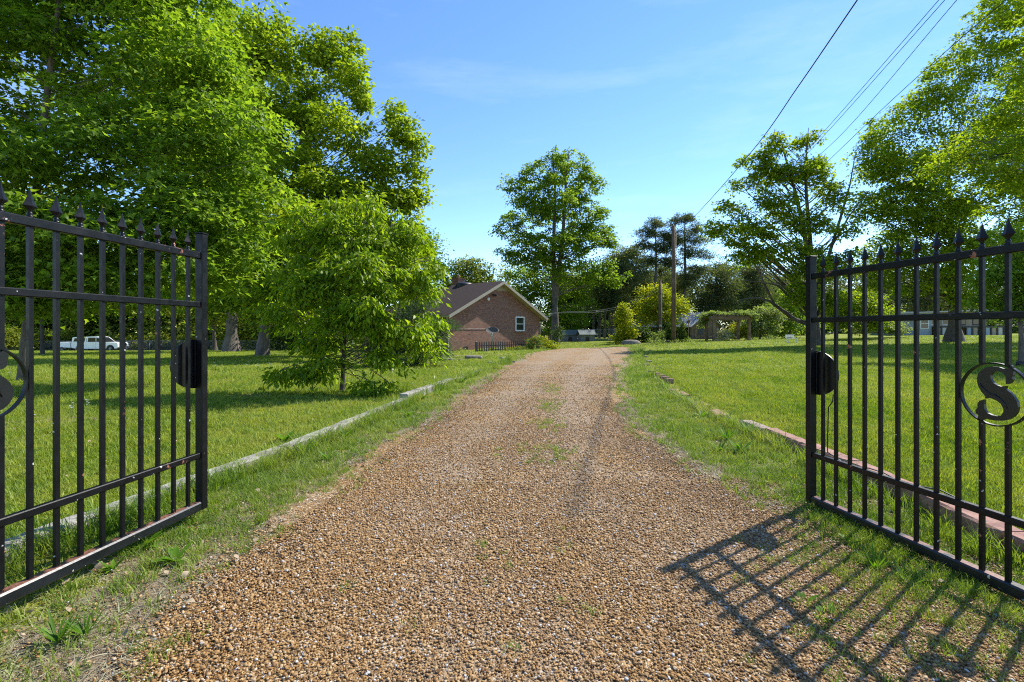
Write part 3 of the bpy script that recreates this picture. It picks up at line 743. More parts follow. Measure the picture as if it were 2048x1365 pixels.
def make_gate(mir, loc, ang, label):
    """local x runs from the free end post (0) towards the hinge; local z up. mir flips the letter."""
    g = empty('iron_gate', loc, ang, label=label, cat='gate', group='pair of black iron driveway gates')
    n = 20; Lg = 21*SP
    pm = MB(); pm.box((0,0,.905), (.052,.052,1.81), bev=.004); pp = pm.build('post', IRON, g)
    cm = MB(); cm.box((0,0,1.813), (.060,.060,.006), bev=.002); cm.build('cap', IRON, pp)
    hm = MB(); hm.box((Lg+.05,0,.905), (.06,.06,1.81), bev=.004); hp = hm.build('post', IRON, g)
    cm = MB(); cm.box((Lg+.05,0,1.813), (.068,.068,.006), bev=.002); cm.build('cap', IRON, hp)
    for z, h, w, mt in ((1.665,.042,.036,IRON),(1.345,.036,.034,IRON),(.357,.036,.034,IRON),(.029,.058,.058,IRONR)):
        m = MB(); m.box(((Lg+.02+.024)/2+.001, 0, z), (Lg-.008, w, h), bev=.008 if h > .05 else .004); m.build('rail', mt, g)
    rc = 10.5*SP; rr = 1.5*SP-.012; rzc = .954
    for i in range(1, n+1):
        t = i*SP
        segs = [(.058, 1.645)]
        if i in (10, 11):
            hh = math.sqrt(rr*rr-(t-rc)**2); segs = [(.058, rzc-hh+.004),(rzc+hh-.004, 1.645)]
        m = MB()
        for a, b in segs: m.box((t,0,(a+b)/2), (.0185,.0185,b-a))
        pk = m.build('picket', IRON, g)
        # spear finial: collar, waist and four-edged blade
        m = MB(); z0 = 1.686
        m.lathe([(.014,0),(.014,.006),(.008,.010),(.0125,.016),(.009,.022),(.008,.026)], (t,0,z0), 10)
        prof = [(.006,.024),(.013,.036),(.031,.052),(.020,.072),(.010,.098),(.002,.128)]
        vs = []; fs = []
        for k, (r, z) in enumerate(prof):
            r2 = r*.42
            vs += [(t+r,0,z0+z),(t+r2*.45,r2,z0+z),(t,r2*1.25,z0+z),(t-r2*.45,r2,z0+z),(t-r,0,z0+z),(t-r2*.45,-r2,z0+z),(t,-r2*1.25,z0+z),(t+r2*.45,-r2,z0+z)]
        for k in range(len(prof)-1):
            for j in range(8): fs.append((k*8+j,k*8+(j+1)%8,(k+1)*8+(j+1)%8,(k+1)*8+j))
        fs += [tuple(range(8))[::-1], tuple(range(40,48))]
        m.add(vs, fs); m.build('finial', IRON, pk)
    # ring with the letter
    m = MB(); K = 64
    vs = []; fs = []
    for k in range(K):
        a = 2*math.pi*k/K
        for r_, y_ in ((rr,-.009),(rr,.009),(rr-.007,.009),(rr-.007,-.009)):
            vs.append((rc+r_*math.cos(a), y_, rzc+r_*math.sin(a)))
    for k in range(K):
        for j in range(4): fs.append((k*4+j,k*4+(j+1)%4,((k+1)%K)*4+(j+1)%4,((k+1)%K)*4+j))
    m.add(vs, fs); ring = m.build('ring', IRON, g)
    pts = SOUT if not mir else [(2*rc-a, b) for a, b in SOUT]
    ys = -1 if not mir else 1
    m = MB(); m.prism(pts, -.007, .007)
    # raised groove line on the letter face
    gl = [(700,455),(740,520),(790,565),(830,600),(900,615),(970,665),(1030,725),(1075,800)]
    q = []
    for x, y in gl:
        px = 1860+x/6.824; py = 700+y/6.824; u = px-1024; z = 2685/(u+154)
        t = (3.57-z)*1.0127; h = (1005-660)*3.57/F-(py-660)*z/F
        q.append(((2*rc-t) if mir else t, .008*(1 if SIDE[mir] > 0 else -1), h))
    m.tube(q, [.002,.004,.004,.004,.005,.005,.004,.002], 6)
    m.build('letter', IRONB, ring)
    # latch plate: half disc fixed to the back of the post
    m = MB(); cz = .957; r = .160; sd = SIDE[mir]
    poly = [(.0, cz-r)]+[(.022+.192*math.sin(a), cz-r*math.cos(a)) for a in [math.pi*k/40 for k in range(41)]]+[(.0, cz+r)]
    m.prism(poly, -sd*.030, -sd*.036); m.build('latch_plate', IRONB, g)
    m = MB(); m.box((.034,sd*-.020,cz), (.008,.012,.30), bev=.001); m.build('latch_bracket', IRON, g)
    # hinge barrels
    for z in (.3, 1.5):
        m = MB(); m.lathe([(.012,0),(.018,.005),(.018,.11),(.012,.115)], (Lg+.10,0,z), 10); m.build('hinge', IRON, g)
    return g
# local +x must point from free end to hinge (towards the camera)
SIDE = {False: 1, True: 1}
# right gate: direction from free end to hinge
tR = (3.57, 1.27); pR = ((598)*3.57/F, 3.57); dR = Vector((.159, -1, 0)).normalized()
pL = (-621*3.19/F, 3.19); dL = Vector((-.124, -1, 0)).normalized()
# facing side (local y sign) that looks at the drive: right gate +x dir is (-y); local y = z x x
SIDE[False] = -1 if (Vector((0,0,1)).cross(dR)).x > 0 else 1
SIDE[True] = 1 if (Vector((0,0,1)).cross(dL)).x > 0 else -1
gR = make_gate(False, (pR[0], pR[1], .026), math.atan2(dR.y, dR.x), 'right black iron gate leaf with a full letter S in its ring')
gL = make_gate(True, (pL[0], pL[1], .120), math.atan2(dL.y, dL.x), 'left black iron gate leaf with chipped rusty paint and its ring cut by the frame')
# letters read correctly from the drive: right gate local x (towards camera) is screen right; left gate local x is screen left
cable = simple('cable', (.012,.012,.013), .5, .2, 10)
def gpt(g, t, z, y=0):
    a = g.rotation_euler[2]; return (g.location.x+math.cos(a)*t-math.sin(a)*y, g.location.y+math.sin(a)*t+math.cos(a)*y, g.location.z+z)
m = MB(); pts = [gpt(gR,.17,.82,.03),gpt(gR,.165,.77,.03),gpt(gR,.128,.72,.03),gpt(gR,.126,.5,.025),gpt(gR,.126,.40,.025)]
pts += [gpt(gR,.126+k*.11,.385-(.03*math.sin(k*.9)**2),.028) for k in range(1,9)]+[gpt(gR,1.2+k*.13,.36-.02*k*(7-k)*.35,.03) for k in range(8)]
m.tube(pts, .004, 5); m.build('cable', cable, None, label='thin black cable trailing from the latch plate along the low rail of the right gate', cat='cable')

# ------------------------------------------------------------------ edging
WOOD = simple('weathered_timber', (.23,.215,.18), .9, .35, 5, bmp=.5, c2=(.36,.34,.29))
PINK = simple('pink_concrete', (.27,.125,.09), .9, .3, 9, bmp=.5, c2=(.38,.21,.155), spots=(30,.64,(.16,.12,.10)))
REDB = simple('old_brick', (.20,.085,.065), .9, .35, 12, bmp=.4, c2=(.33,.18,.14))
STONE = simple('grey_stone', (.13,.11,.09), .9, .35, 8, bmp=.6, c2=(.24,.21,.17))
def rough_block(name, a, b, w, h, mat, seed, **k):
    r = random.Random(seed); a = Vector(a); b = Vector(b); d = (b-a); L = d.length; x = d.normalized()
    n = max(2, int(L/.09)); sd = Vector((-x.y, x.x, 0)).normalized(); vs = []; fs = []
    prof = [(-.5,-.6),(-.5,.36),(-.40,.5),(.40,.5),(.5,.36),(.5,-.6)]
    for i in range(n+1):
        p = a+x*(L*i/n)
        for (u, v) in prof: vs.append(p+sd*(u*w+r.uniform(-1,1)*.006)+Vector((0,0,v*h+r.uniform(-1,1)*.004)))
    K = len(prof)
    for i in range(n):
        for j in range(K): fs.append((i*K+j,i*K+(j+1)%K,(i+1)*K+(j+1)%K,(i+1)*K+j))
    fs += [tuple(range(K))[::-1], tuple(range(n*K,(n+1)*K))]
    return MB().add(vs, fs).build(name, mat, None, **k)
tl = [(-.3,2.35),(2.4,4.85),(4.89,7.3),(7.34,8.75)]
tlab = ['nearest weathered timber of the left edging, under the gate leaf','second weathered timber of the left edging, behind the gate post','third weathered timber of the left edging, beside the large weeds','short weathered timber just before the raised timber end']
for i, (a, b) in enumerate(tl):
    xa, xb = float(x_tim(a)), float(x_tim(b))
    rough_block('edging_timber', (xa,a,gz(xa,a)+.035), (xb,b,gz(xb,b)+.035), .13, .10, WOOD, i, label=tlab[i], cat='edging timber', group='weathered timbers along the left verge')
rough_block('edging_timber', (-1.93,8.6,gz(-1.9,8.6)+.09), (-1.52,11.9,gz(-1.5,11.9)+.04), .15, .14, WOOD, 9, label='raised timber whose square cut end shows by the small tree', cat='edging timber', group='weathered timbers along the left verge')
rough_block('edging_timber', (-1.45,12.2,gz(-1.45,12.2)+.03), (-1.0,15.2,gz(-1,15.2)+.03), .12, .09, WOOD, 10, label='farthest timber of the left edging, half lost in grass', cat='edging timber', group='weathered timbers along the left verge')
ke = [.6,1.35,2.1,2.85,3.6,4.35,5.1]
klab = ['first','second','third','fourth','fifth','sixth','seventh']
for i, a in enumerate(ke):
    b = a+.735; xa, xb = float(x_edg(a)), float(x_edg(b))
    if i < 2: lab = 'pink concrete kerb block at the near end of the row, out beyond the right gate'
    lab = {0:'pink kerb block nearest the camera, past the edge of the frame',1:'pink kerb block second nearest the camera, past the frame',2:'nearest pink concrete kerb block seen behind the right gate bars',
           3:'pink kerb block next after the nearest one, behind the gate bars',4:'pink kerb block in the middle of the row behind the gate bars',5:'pink kerb block directly behind the end post of the right gate',6:'pink kerb block left of the right gate post in full view'}[i]
    rough_block('kerb_block', (xa,a,gz(xa,a)+.055), (xb,b,gz(xb,b)+.055), .15, .13, PINK, 20+i, label=lab, cat='kerb block', group='pink concrete kerb blocks along the right lawn')
rough_block('kerb_block', (3.10,5.87,gz(3.1,5.9)+.05), (3.12,6.45,gz(3.1,6.4)+.045), .16, .12, simple('brown_concrete',(.24,.17,.13),.9,.4,12,bmp=.6,c2=(.36,.28,.22)), 30, label='broken brown end block that finishes the pink kerb row', cat='kerb block', group='pink concrete kerb blocks along the right lawn')
sl = [(1432,833,.5),(1400,815,.42),(1362,792,.5),(1348,785,.3),(1296,724,.5),(1292,731,.35),(1290,714,.5)]
slab = ['flat edging stone at the near end of the broken row','flat edging stone beside the dock plant','long flat edging stone past the dock plant','small edging stone at the foot of the brick stack','pale flat stone at the far end of the right edging','small pale stone just this side of the far flat stone','farthest flat stone of the right edging, in the grass']
for i, (px, py, L) in enumerate(sl):
    d = CAMH*F/(py-HOR); x = (px-1024)*d/F
    rough_block('edging_stone', (x,d-L/2,gz(x,d)+.02), (x+.12*L,d+L/2,gz(x,d)+.02), .17, .09, STONE if i > 3 else PINK, 40+i, label=slab[i], cat='edging stone', group='broken edging stones along the right verge')
for i in range(5):
    px = 1338-i*8.5; py = 762-i*4.6; d = CAMH*F/(py+6-HOR); x = (px-1024)*d/F
    m = MB(); m.box((0,0,0), (.21,.11,.14), bev=.012)
    o = m.build('brick', REDB, None, label='%s old red brick in the little row at the lawn edge' % ['nearest','second nearest','middle','second farthest','farthest'][i], cat='brick', group='row of old red bricks')
    o.location = (x, d, gz(x,d)+.06); o.rotation_euler = (.05*math.sin(i*3),.06,.35+.08*math.sin(i*5))
for i, (px, py, w, d_, h, lab) in enumerate([(947,722,.8,.35,.20,'large flat stone on the grass before the house'),(921,723,1.3,.2,.07,'low stone ledge left of the large flat stone'),(888,722,.35,.25,.10,'dark small stone by the evergreen'),(1004,723,.28,.2,.14,'square stone block on the grass before the picket fence'),(982,733,.32,.2,.09,'stone in the grass between the flat stone and the drive'),(1026,729,.30,.2,.07,'pale stone at the drive edge before the house')]):
    d = 1.42*F/(py-HOR); x = (px-1024)*d/F
    m = MB(); m.box((0,0,0), (w,d_,h), bev=.05 if h > .1 else .02)
    o = m.build('rock', STONE, None, label=lab, cat='stone'); o.location = (x, d, gz(x,d)+h*.35); o.rotation_euler = (.04,.05,.3*i)

# ------------------------------------------------------------------ brick house
def brickmat(name, ax):
    m, nt, out = nm(name); v = objco(nt)
    s = N(nt, 'ShaderNodeSeparateXYZ'); nt.links.new(v, s.inputs[0]); c = N(nt, 'ShaderNodeCombineXYZ')
    nt.links.new(s.outputs[ax], c.inputs[0]); nt.links.new(s.outputs[2], c.inputs[1])
    b = N(nt, 'ShaderNodeTexBrick', Scale=1.0); b.inputs['Brick Width'].default_value = .215; b.inputs['Row Height'].default_value = .075
    b.inputs['Mortar Size'].default_value = .008; b.inputs['Color1'].default_value = (.17,.062,.040,1); b.inputs['Color2'].default_value = (.32,.145,.088,1)
    b.inputs['Mortar'].default_value = (.17,.125,.095,1); b.inputs['Bias'].default_value = -.1
    nt.links.new(c.outputs[0], b.inputs['Vector'])
    st = N(nt, 'ShaderNodeMapping'); st.inputs['Scale'].default_value = (.25,.25,3.5); nt.links.new(v, st.inputs[0])
    col = mixc(nt, ramp(nt, noise(nt, 1.6, 5, st.outputs[0]), [(.4,(0,0,0)),(.7,(.55,.55,.55))]), b.outputs[0], (.18,.115,.09))
    p = N(nt, 'ShaderNodeBsdfPrincipled', Roughness=.9); nt.links.new(col, p.inputs['Base Color'])
    nt.links.new(bump(nt, b.outputs['Fac'], -.6, .01), p.inputs['Normal'])
    nt.links.new(p.outputs[0], out.inputs[0]); return m
BX = brickmat('brick_gable', 0); BY = brickmat('brick_side', 1)
CREAM = simple('cream_trim', (.30,.265,.195), .6, .1, 5)
WHITE = simple('white_paint', (.72,.72,.70), .5, .08, 5)
SHING = simple('brown_shingle', (.060,.047,.043), .95, .3, 14, bmp=.5, spec=.05)
GLASS = simple('window_glass', (.02,.03,.03), .08, .3, 2)
BLACKP = simple('black_paint', (.012,.012,.014), .5, .3, 8)
GALV = simple('galvanised', (.30,.32,.33), .5, .2, 9, metal=.3)
def house():
    ang = R(49.5); x0, y0 = -4.47, 34.0; zb = -.20
    h = empty('brick_house', (x0,y0,zb), ang, label='low red brick house with cream gable trim and brown shingle roof', cat='house')
    W = 10.6; EH = 2.62; PK = 5.20; LEN = 11.0; RL = 5.4; OG = .54; OS = .42
    sl = (PK-EH)/(W/2)
    m = MB()      # gable wall slab
    m.prism([(0,-.3),(W,-.3),(W,EH-.02),(W/2,PK-.06),(0,EH-.02)], 0, .2, mi=0)
    w = m.build('wall', BX, h)
    m = MB(); m.box((.1,.2+(LEN-.2)/2+.001,EH/2-.15), (.2,LEN-.2,EH+.28)); m.box((W-.1,.2+(LEN-.2)/2+.001,EH/2-.15), (.2,LEN-.2,EH+.28)); m.build('wall', BY, h)
    m = MB(); m.box((W/2,LEN+.001-.1,EH/2-.15), (W-.41,.2,EH+.28)); m.build('wall', BX, h)
    # roof: two slopes with a hip at the back
    def roofz(x): return PK-abs(x-W/2)*sl
    t = .12; xl, xr, yf, yb = -OS, W+OS, -OG, LEN+.4
    ze = roofz(xl); rb = RL
    vs = [(xl,yf,ze),(W/2,yf,PK),(xr,yf,ze),(xr,yb,ze),(W/2,rb,PK),(xl,yb,ze)]
    vs += [(a,b,c+t) for a,b,c in vs]
    fs = [(6,7,10,11)[::-1],(7,8,9,10)[::-1],(9,11,10)[::-1],(0,1,4,5),(1,2,3,4),(3,5,4),(0,1,7,6),(1,2,8,7),(2,3,9,8),(3,5,11,9),(5,0,6,11)]
    roof = MB().add(vs, fs).build('roof', SHING, h)
    # rake boards + gutters
    for (a, b) in (((xl-.02,ze),(W/2,PK)),((W/2,PK),(xr+.02,ze))):
        m = MB(); m.prism([(a[0],a[1]-.13),(b[0],b[1]-.13),(b[0],b[1]+.10),(a[0],a[1]+.10)], yf-.035, yf-.003); m.build('fascia', CREAM, h)
    m = MB(); m.prism([(xl+.05,ze-.03),(W/2,PK-.03),(xr-.05,ze-.03),(xr-.05,ze-.05),(W/2,PK-.05),(xl+.05,ze-.05)], yf, 0); m.build('soffit', CREAM, h)
    m = MB(); m.prism([(W/2-1.15,PK-.06-1.15*sl),(W/2+1.15,PK-.06-1.15*sl),(W/2,PK-.08)], -.03, -.002); m.build('gable_panel', CREAM, h)
    for xs, sg in ((xl-.06,-1),(xr+.06,1)):
        m = MB(); m.box((xs,(yf+yb)/2,ze+.02), (.12,yb-yf,.12)); m.build('gutter', CREAM, h)
    m = MB(); m.tube([(xl-.06,yf+.15,ze-.03),(xl-.04,yf+.2,ze-.16),(-.10,-.06,ze-.34),(-.07,-.07,ze-.5),(-.07,-.07,0.05),(-.16,-.16,-.02)], .055, 8); m.build('downspout', CREAM, h)
    m = MB(); m.tube([(xr+.05,yf+.1,ze-.02),(W+.25,-.03,ze-.22),(W+.07,-.02,ze-.4),(W+.07,-.02,.05)], .045, 8); m.build('downspout', CREAM, h)
    # window
    wx, wz, ww, wh = 7.85, 1.98, 1.06, 1.06
    m = MB()
    for c, d in (((wx-ww/2,-.03,wz),(.09,.08,wh+.12)),((wx+ww/2,-.03,wz),(.09,.08,wh+.12)),((wx,-.03,wz+wh/2+.03),(ww-.092,.076,.1)),((wx,-.03,wz-wh/2-.02),(ww-.092,.076,.1)),((wx,-.028,wz),(ww-.092,.07,.05))): m.box(c, d)
    wd = m.build('window', WHITE, h)
    m = MB(); m.box((wx,-.006,wz), (ww-.06,.012,wh-.04)); m.build('pane', GLASS, wd)
    m = MB(); m.box((wx,-.06,wz-wh/2-.13), (ww+.2,.12,.07)); m.build('sill', BX, wd)
    m = MB(); m.box((1.7,-.012,.18), (.42,.024,.2)); m.build('vent', BLACKP, h)
    m = MB(); m.lathe([(.02,0),(.13,.02),(.13,.08),(.07,.14)], (0,0,0), 12); o = m.build('wall_lamp', WHITE, h); o.location = (4.05,-.002,3.85); o.rotation_euler = (R(90),0,0)
    m = MB(); m.lathe([(.03,0),(.05,.03),(.05,.1),(.09,.18)], (0,0,0), 10); m.lathe([(.03,0),(.05,.03),(.05,.1),(.09,.18)], (.24,0,0), 10); o = m.build('flood_light', BLACKP, h); o.location = (4.5,-.04,4.25); o.rotation_euler = (R(120),0,0)
    # chimney and dark dome on the roof
    m = MB(); m.box((W/2+.9,RL+.2,PK+.15), (.75,.75,1.2)); m.box((W/2+.9,RL+.2,PK+.78), (.84,.84,.07)); m.tube([(W/2+.9,RL+.2,PK+.81),(W/2+.9,RL+.2,PK+1.1)], .14, 10); m.build('chimney', BX, roof)
    m = MB(); m.lathe([(.75,-.5),(.75,.02),(.72,.12),(.55,.24),(.2,.30),(.05,.31)], (W/2+.2,RL-1.3,PK+.02), 20); m.build('roof_fan', BLACKP, roof)
    # house cable along the wall
    m = MB(); m.tube([(.1,-.02,1.55),(4.3,-.025,1.57)], .012, 5); m.build('conduit', GALV, h)
    return h
house()
# satellite dish
g = gbase(985, 33.0)
sd = empty('satellite_dish', g, R(-12), label='grey satellite dish on a post behind the black picket fence', cat='satellite dish')
m = MB(); m.tube([(0,0,-.1),(0,0,1.05),(0,-.04,1.2)], .035, 8); m.build('pole', GALV, sd)
m = MB(); m.lathe([(.01,.0),(.2,.03),(.34,.085),(.42,.14),(.425,.15),(.34,.10),(.2,.045),(.01,.015)], (0,0,0), 24); dsh = m.build('dish', simple('dish_grey',(.085,.08,.07),.7,.1,4,spec=.2), sd)
dsh.location = (0,-.12,1.32); dsh.rotation_euler = (R(36),R(8),0); dsh.scale = (1.15,.85,1)
m = MB(); m.tube([(0,-.05,1.1),(0,-.5,1.05),(0,-.62,1.22)], .015, 6); m.box((0,-.62,1.26),(.07,.1,.07)); m.build('feed_arm', GALV, sd)
# black picket fence
A = Vector(gbase(954, 31.0)); Bp = Vector(gbase(1068, 34.6))
fr = empty('picket_fence', A, math.atan2(Bp.y-A.y, Bp.x-A.x), label='low black picket fence in front of the brick gable', cat='fence')
Lf = (Bp-A).length; n = 26
m = MB()
for z in (.14,.42): m.box((Lf/2,.02,z), (Lf,.025,.05))
m.build('rail', BLACKP, fr)
for i in range(n+1):
    x = Lf*i/n; m = MB(); w = .09; hh = .68
    m.prism([(x-w/2,-.05),(x+w/2,-.05),(x+w/2,hh-.05),(x+.012,hh-.02),(x,hh+.02),(x-.012,hh-.02),(x-w/2,hh-.05)], -.012, .006); m.build('picket', BLACKP, fr)
m = MB(); m.box((-.06,.02,.32),(.09,.09,.75), bev=.01); m.build('post', BLACKP, fr)
# barrel by the house corner
gb = gbase(1078, 36.5)
m = MB(); m.lathe([(.2,0),(.24,.03),(.25,.3),(.26,.32),(.25,.35),(.24,.62),(.2,.66)], (0,0,0), 16)
o = m.build('barrel', simple('blue_plastic',(.10,.13,.19),.5,.1,4), None, label='small blue grey plastic barrel among the roses at the house corner', cat='barrel'); o.location = gb

# ------------------------------------------------------------------ poles and wires
PW = simple('pole_wood', (.12,.085,.055), .9, .35, 3, bmp=.4, c2=(.20,.145,.10), spec=.1)
def pole(px, d, ytop, r, label, parts):
    b = gbase(px, d); H = at(px, ytop, d)[2]-b[2]
    e = empty('utility_pole', b, 0, label=label, cat='utility pole')
    m = MB(); m.tube([(0,0,-.2),(0,0,H*.5),(0,0,H)], [r*1.12,r,r*.86], 12); m.build('pole', PW, e)
    return e, b, H
e, b, H = pole(1347, 41, 452, .17, 'tall bare wooden utility pole between the arborvitae shrubs', 0)
m = MB(); m.tube([(.13,-.17,.1),(.15,-.18,H-.6)], .022, 5); m.build('conduit', simple('conduit_yellow',(.35,.28,.12),.5,.1,3), e)
for z in (H-.35,H-.9):
    m = MB(); m.lathe([(.03,0),(.05,.03),(.03,.06),(.05,.09),(.02,.12)], (.2,0,z), 8); m.build('insulator', GALV, e)
e, b2, H2 = pole(1320, 44, 560, .14, 'shorter wooden utility pole with a meter plate', 0)
m = MB(); m.box((0,-.16,1.5), (.24,.04,.20), bev=.01); m.build('meter_plate', simple('plate',(.45,.40,.30),.6,.2,4), e)
m = MB(); m.tube([(.12,-.15,.1),(.12,-.15,H2-.3)], .02, 5); m.build('conduit', simple('grey_pipe',(.40,.38,.34),.5,.1,3), e)
def wire(pts, r, label, group='overhead wires', mat=cable):
    P = [Vector(at(*p)) for p in pts]; out = []
    for i in range(len(P)-1):
        p0 = P[max(i-1,0)]; p1 = P[i]; p2 = P[i+1]; p3 = P[min(i+2,len(P)-1)]
        for k in range(8):
            t = k/8; out.append(.5*((2*p1)+(-p0+p2)*t+(2*p0-5*p1+4*p2-p3)*t*t+(-p0+3*p1-3*p2+p3)*t**3))
    out.append(P[-1])
    m = MB(); m.tube(out, r, 5); return m.build('overhead_wire', mat, None, label=label, cat='wire', group=group)
wire([(1350,468,41),(1396,426,31),(1504,303,20),(1596,174,14.8),(1715,0,11.5),(1900,-270,8.8)], .017, 'thick twisted single wire crossing the open sky left of the others')
wire([(1365,540,60),(1450,475,42),(1560,360,29),(1660,250,22),(1878,0,14.6),(2100,-260,10.8)], .011, 'leftmost of the three parallel wires in the upper right sky')
wire([(1368,541,60),(1453,476,42),(1564,361,29),(1666,252,22),(1890,0,14.5),(2120,-260,10.7)], .011, 'middle of the three parallel wires in the upper right sky')
wire([(1372,544,60),(1458,482,42),(1572,370,29),(1690,262,22),(1914,0,14.5),(2150,-270,10.7)], .011, 'rightmost of the three parallel wires in the upper right sky')
wire([(1375,556,60),(1470,490,42),(1600,375,28),(1760,223,20),(1890,105,15.5),(2012,0,13),(2200,-160,10.5)], .012, 'wire that runs into the top of the big right tree')
lw = simple('pale_wire', (.25,.25,.25), .5, .1, 4)
wire([(1320,574,44),(1290,590,43.6),(1240,612,43),(1190,622,42.5),(1110,626,41.6),(1087,640,41.3)], .009, 'upper pale service wire between short pole and brick house', 'service wires', lw)
wire([(1320,580,44),(1290,596,43.6),(1240,616,43),(1190,625,42.5),(1110,627.5,41.6),(1087,642,41.3)], .009, 'lower pale service wire between short pole and brick house', 'service wires', lw)

# ------------------------------------------------------------------ shed
METAL = simple('metal_roof', (.42,.43,.45), .4, .12, 3, metal=.4)
PLANK = simple('brown_plank', (.15,.10,.065), .9, .35, 4, bmp=.4, c2=(.25,.185,.125))
def shed():
    x0, y0 = (1382-1024)*56/F, 56.0; zb = gz(x0,y0)-.05
    s = empty('shed', (x0,y0,zb), math.atan2(.6,.8), label='open brown board shed with a pale metal roof', cat='shed')
    W, L, EH, PK = 6.0, 8.4, 1.70, 3.20
    m = MB(); m.prism([(0,-.1),(W,-.1),(W,EH),(W/2,PK-.05),(0,EH)], .0, .1)
    for i in range(20): m.box((.15+i*.3,-.015,EH/2-.02), (.06,.03,EH-.08))
    m.build('wall', PLANK, s)
    m = MB(); m.box((W-.05,L/2,EH/2), (.1,L-.2,EH)); m.box((W/2,L-.05,EH/2), (W-.2,.1,EH)); m.build('wall', PLANK, s)
    for y in (.06,2.8,5.6,8.3):
        m = MB(); m.box((.07,y+.05,EH/2-.02), (.12,.12,EH)); m.build('post', PLANK, s)
    m = MB(); o = .45; sl = (PK-EH)/(W/2); ze = EH-o*sl
    vs = [(-o,-.3,ze),(W/2,-.3,PK),(W+o,-.3,ze),(W+o,L+.3,ze),(W/2,L+.3,PK),(-o,L+.3,ze)]; vs += [(a,b,c+.05) for a,b,c in vs]
    fs = [(6,7,10,11),(7,8,9,10),(0,1,4,5),(1,2,3,4),(0,1,7,6),(1,2,8,7),(2,3,9,8),(3,4,10,9),(4,5,11,10),(5,0,6,11)]
    m.add(vs, fs)
    for k in range(14):
        y = -.2+k*(L+.5)/14
        m.beam((-o+.02,y,ze+.062),(W/2,y,PK+.062),.04,.025)
    m.build('roof', METAL, s)
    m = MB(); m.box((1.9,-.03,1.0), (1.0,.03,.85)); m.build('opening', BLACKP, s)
    # dark clutter inside
    m = MB(); m.box((2.2,4.2,.55), (1.2,3.2,1.0), bev=.08); m.box((3.6,1.8,.4),(.9,1.1,.8),bev=.05); m.build('work_bench', simple('dark_wood',(.05,.04,.03),.9,.3,5), s)
shed()
# pergola
def pergola():
    fl, fr_, bl_, br = (Vector(gbase(1428,43.5)), Vector(gbase(1498,44.5)), Vector(gbase(1413,46.5)), Vector(gbase(1476,48.5)))
    top = at(1460,631,44)[2]
    p = empty('pergola', fl, 0, label='vine covered wooden pergola on the right lawn', cat='pergola')
    for v in (fl, fr_, bl_, br):
        v = v-fl; h = top-fl.z
        m = MB(); m.box((v.x,v.y,h/2-.12), (.24,.24,h-.2), bev=.015); m.build('post', PLANK, p)
    h = top-fl.z
    z = lambda v: Vector(((v-fl).x, (v-fl).y, 0))
    for a, b in ((fl,fr_),(bl_,br)):
        d = (z(b)-z(a)).normalized()*.45
        for s in (-.14,.14):
            m = MB(); m.beam(z(a)-d+Vector((0,s,h-.25)), z(b)+d+Vector((0,s,h-.25)), .05, .30); m.build('beam', PLANK, p)
    for i in range(12):
        t = (i+.2)/11.4; a = z(fl).lerp(z(fr_),t); b = z(bl_).lerp(z(br),t); d = (b-a).normalized()*.5
        m = MB(); m.beam(a-d+Vector((0,0,h-.03)), b+d+Vector((0,0,h-.03)), .05, .14); m.build('rafter', PLANK, p)
    rg = np.random.default_rng(77)
    bl = []
    for i in range(16):
        t = rg.uniform(-.1,1.1); s = rg.uniform(-.15,1.1)
        q = (z(fl)*(1-t)+z(fr_)*t)*(1-s)+(z(bl_)*(1-t)+z(br)*t)*s
        bl.append((np.array([q.x,q.y,h+rg.uniform(.05,.22)]), (.75,.7,rg.uniform(.08,.18))))
    q = z(fr_); bl += [(np.array([q.x+.3,q.y,h-.1]),(.45,.5,.4)),(np.array([q.x-.7,q.y+.3,h+.25]),(.8,.6,.22))]
    q = z(bl_); bl += [(np.array([q.x-.3,q.y,h-.4]),(.4,.4,.6))]
    V, Q, r, C, B = make_crown(rg, bl, 420, 24, .2, .14, .11, 'd', inner=.2)
    vine = link('vine', np_mesh('vine', V, Q, r), LM['grape'], None, label='pale green leafy vine spread over the top of the pergola', cat='vine'); vine.location = fl
pergola()

# garden things
def bench():
    b = gbase(1583, 38.5); e = empty('garden_bench', b, R(8), label='small weathered white bench on the lawn left of the right gate post', cat='bench')
    m = MB()
    for k in range(3): m.box((0,-.12+k*.12,.40), (.78,.10,.03))
    m.build('seat', WHITE, e)
    m = MB()
    for k in range(2): m.box((0,.22,.52+k*.13), (.78,.03,.09))
    m.build('backrest', WHITE, e)
    for sx in (-.34,.34):
        m = MB(); m.box((sx,-.14,.19), (.05,.05,.385)); m.box((sx,.19,.30), (.05,.035,.62)); m.build('leg', WHITE, e)
bench()
b = gbase(1377, 42); e = empty('bird_feeder', b, 0, label='small bird feeder box on a thin pole before the shed wall', cat='bird feeder')
m = MB(); m.tube([(0,0,-.1),(0,0,1.7)], .035, 6); m.build('pole', PLANK, e)
m = MB(); m.box((0,0,1.78),(.2,.2,.16)); m.prism([(-.15,1.86),(.15,1.86),(0,1.99)], -.14,.14); m.build('box', PLANK, e)
b = gbase(1262, 40.5); m = MB(); m.lathe([(.9,-.15),(.88,.1),(.7,.32),(.4,.40),(.05,.42)], (0,0,0), 14); o = m.build('boulder', STONE, None, label='broad grey boulder at the foot of the columnar shrub', cat='boulder'); o.location = b; o.scale = (1.0,.6,1.0)
b = gbase(1333, 43); e = empty('boulder', b, .4, label='upright leaning rock beside the short pole', cat='boulder')
m = MB(); m.prism([(-.4,-.1),(.5,-.1),(.7,.9),(.62,1.25),(.35,1.2),(.0,.6)], -.22,.22); m.build('rock', STONE, e)
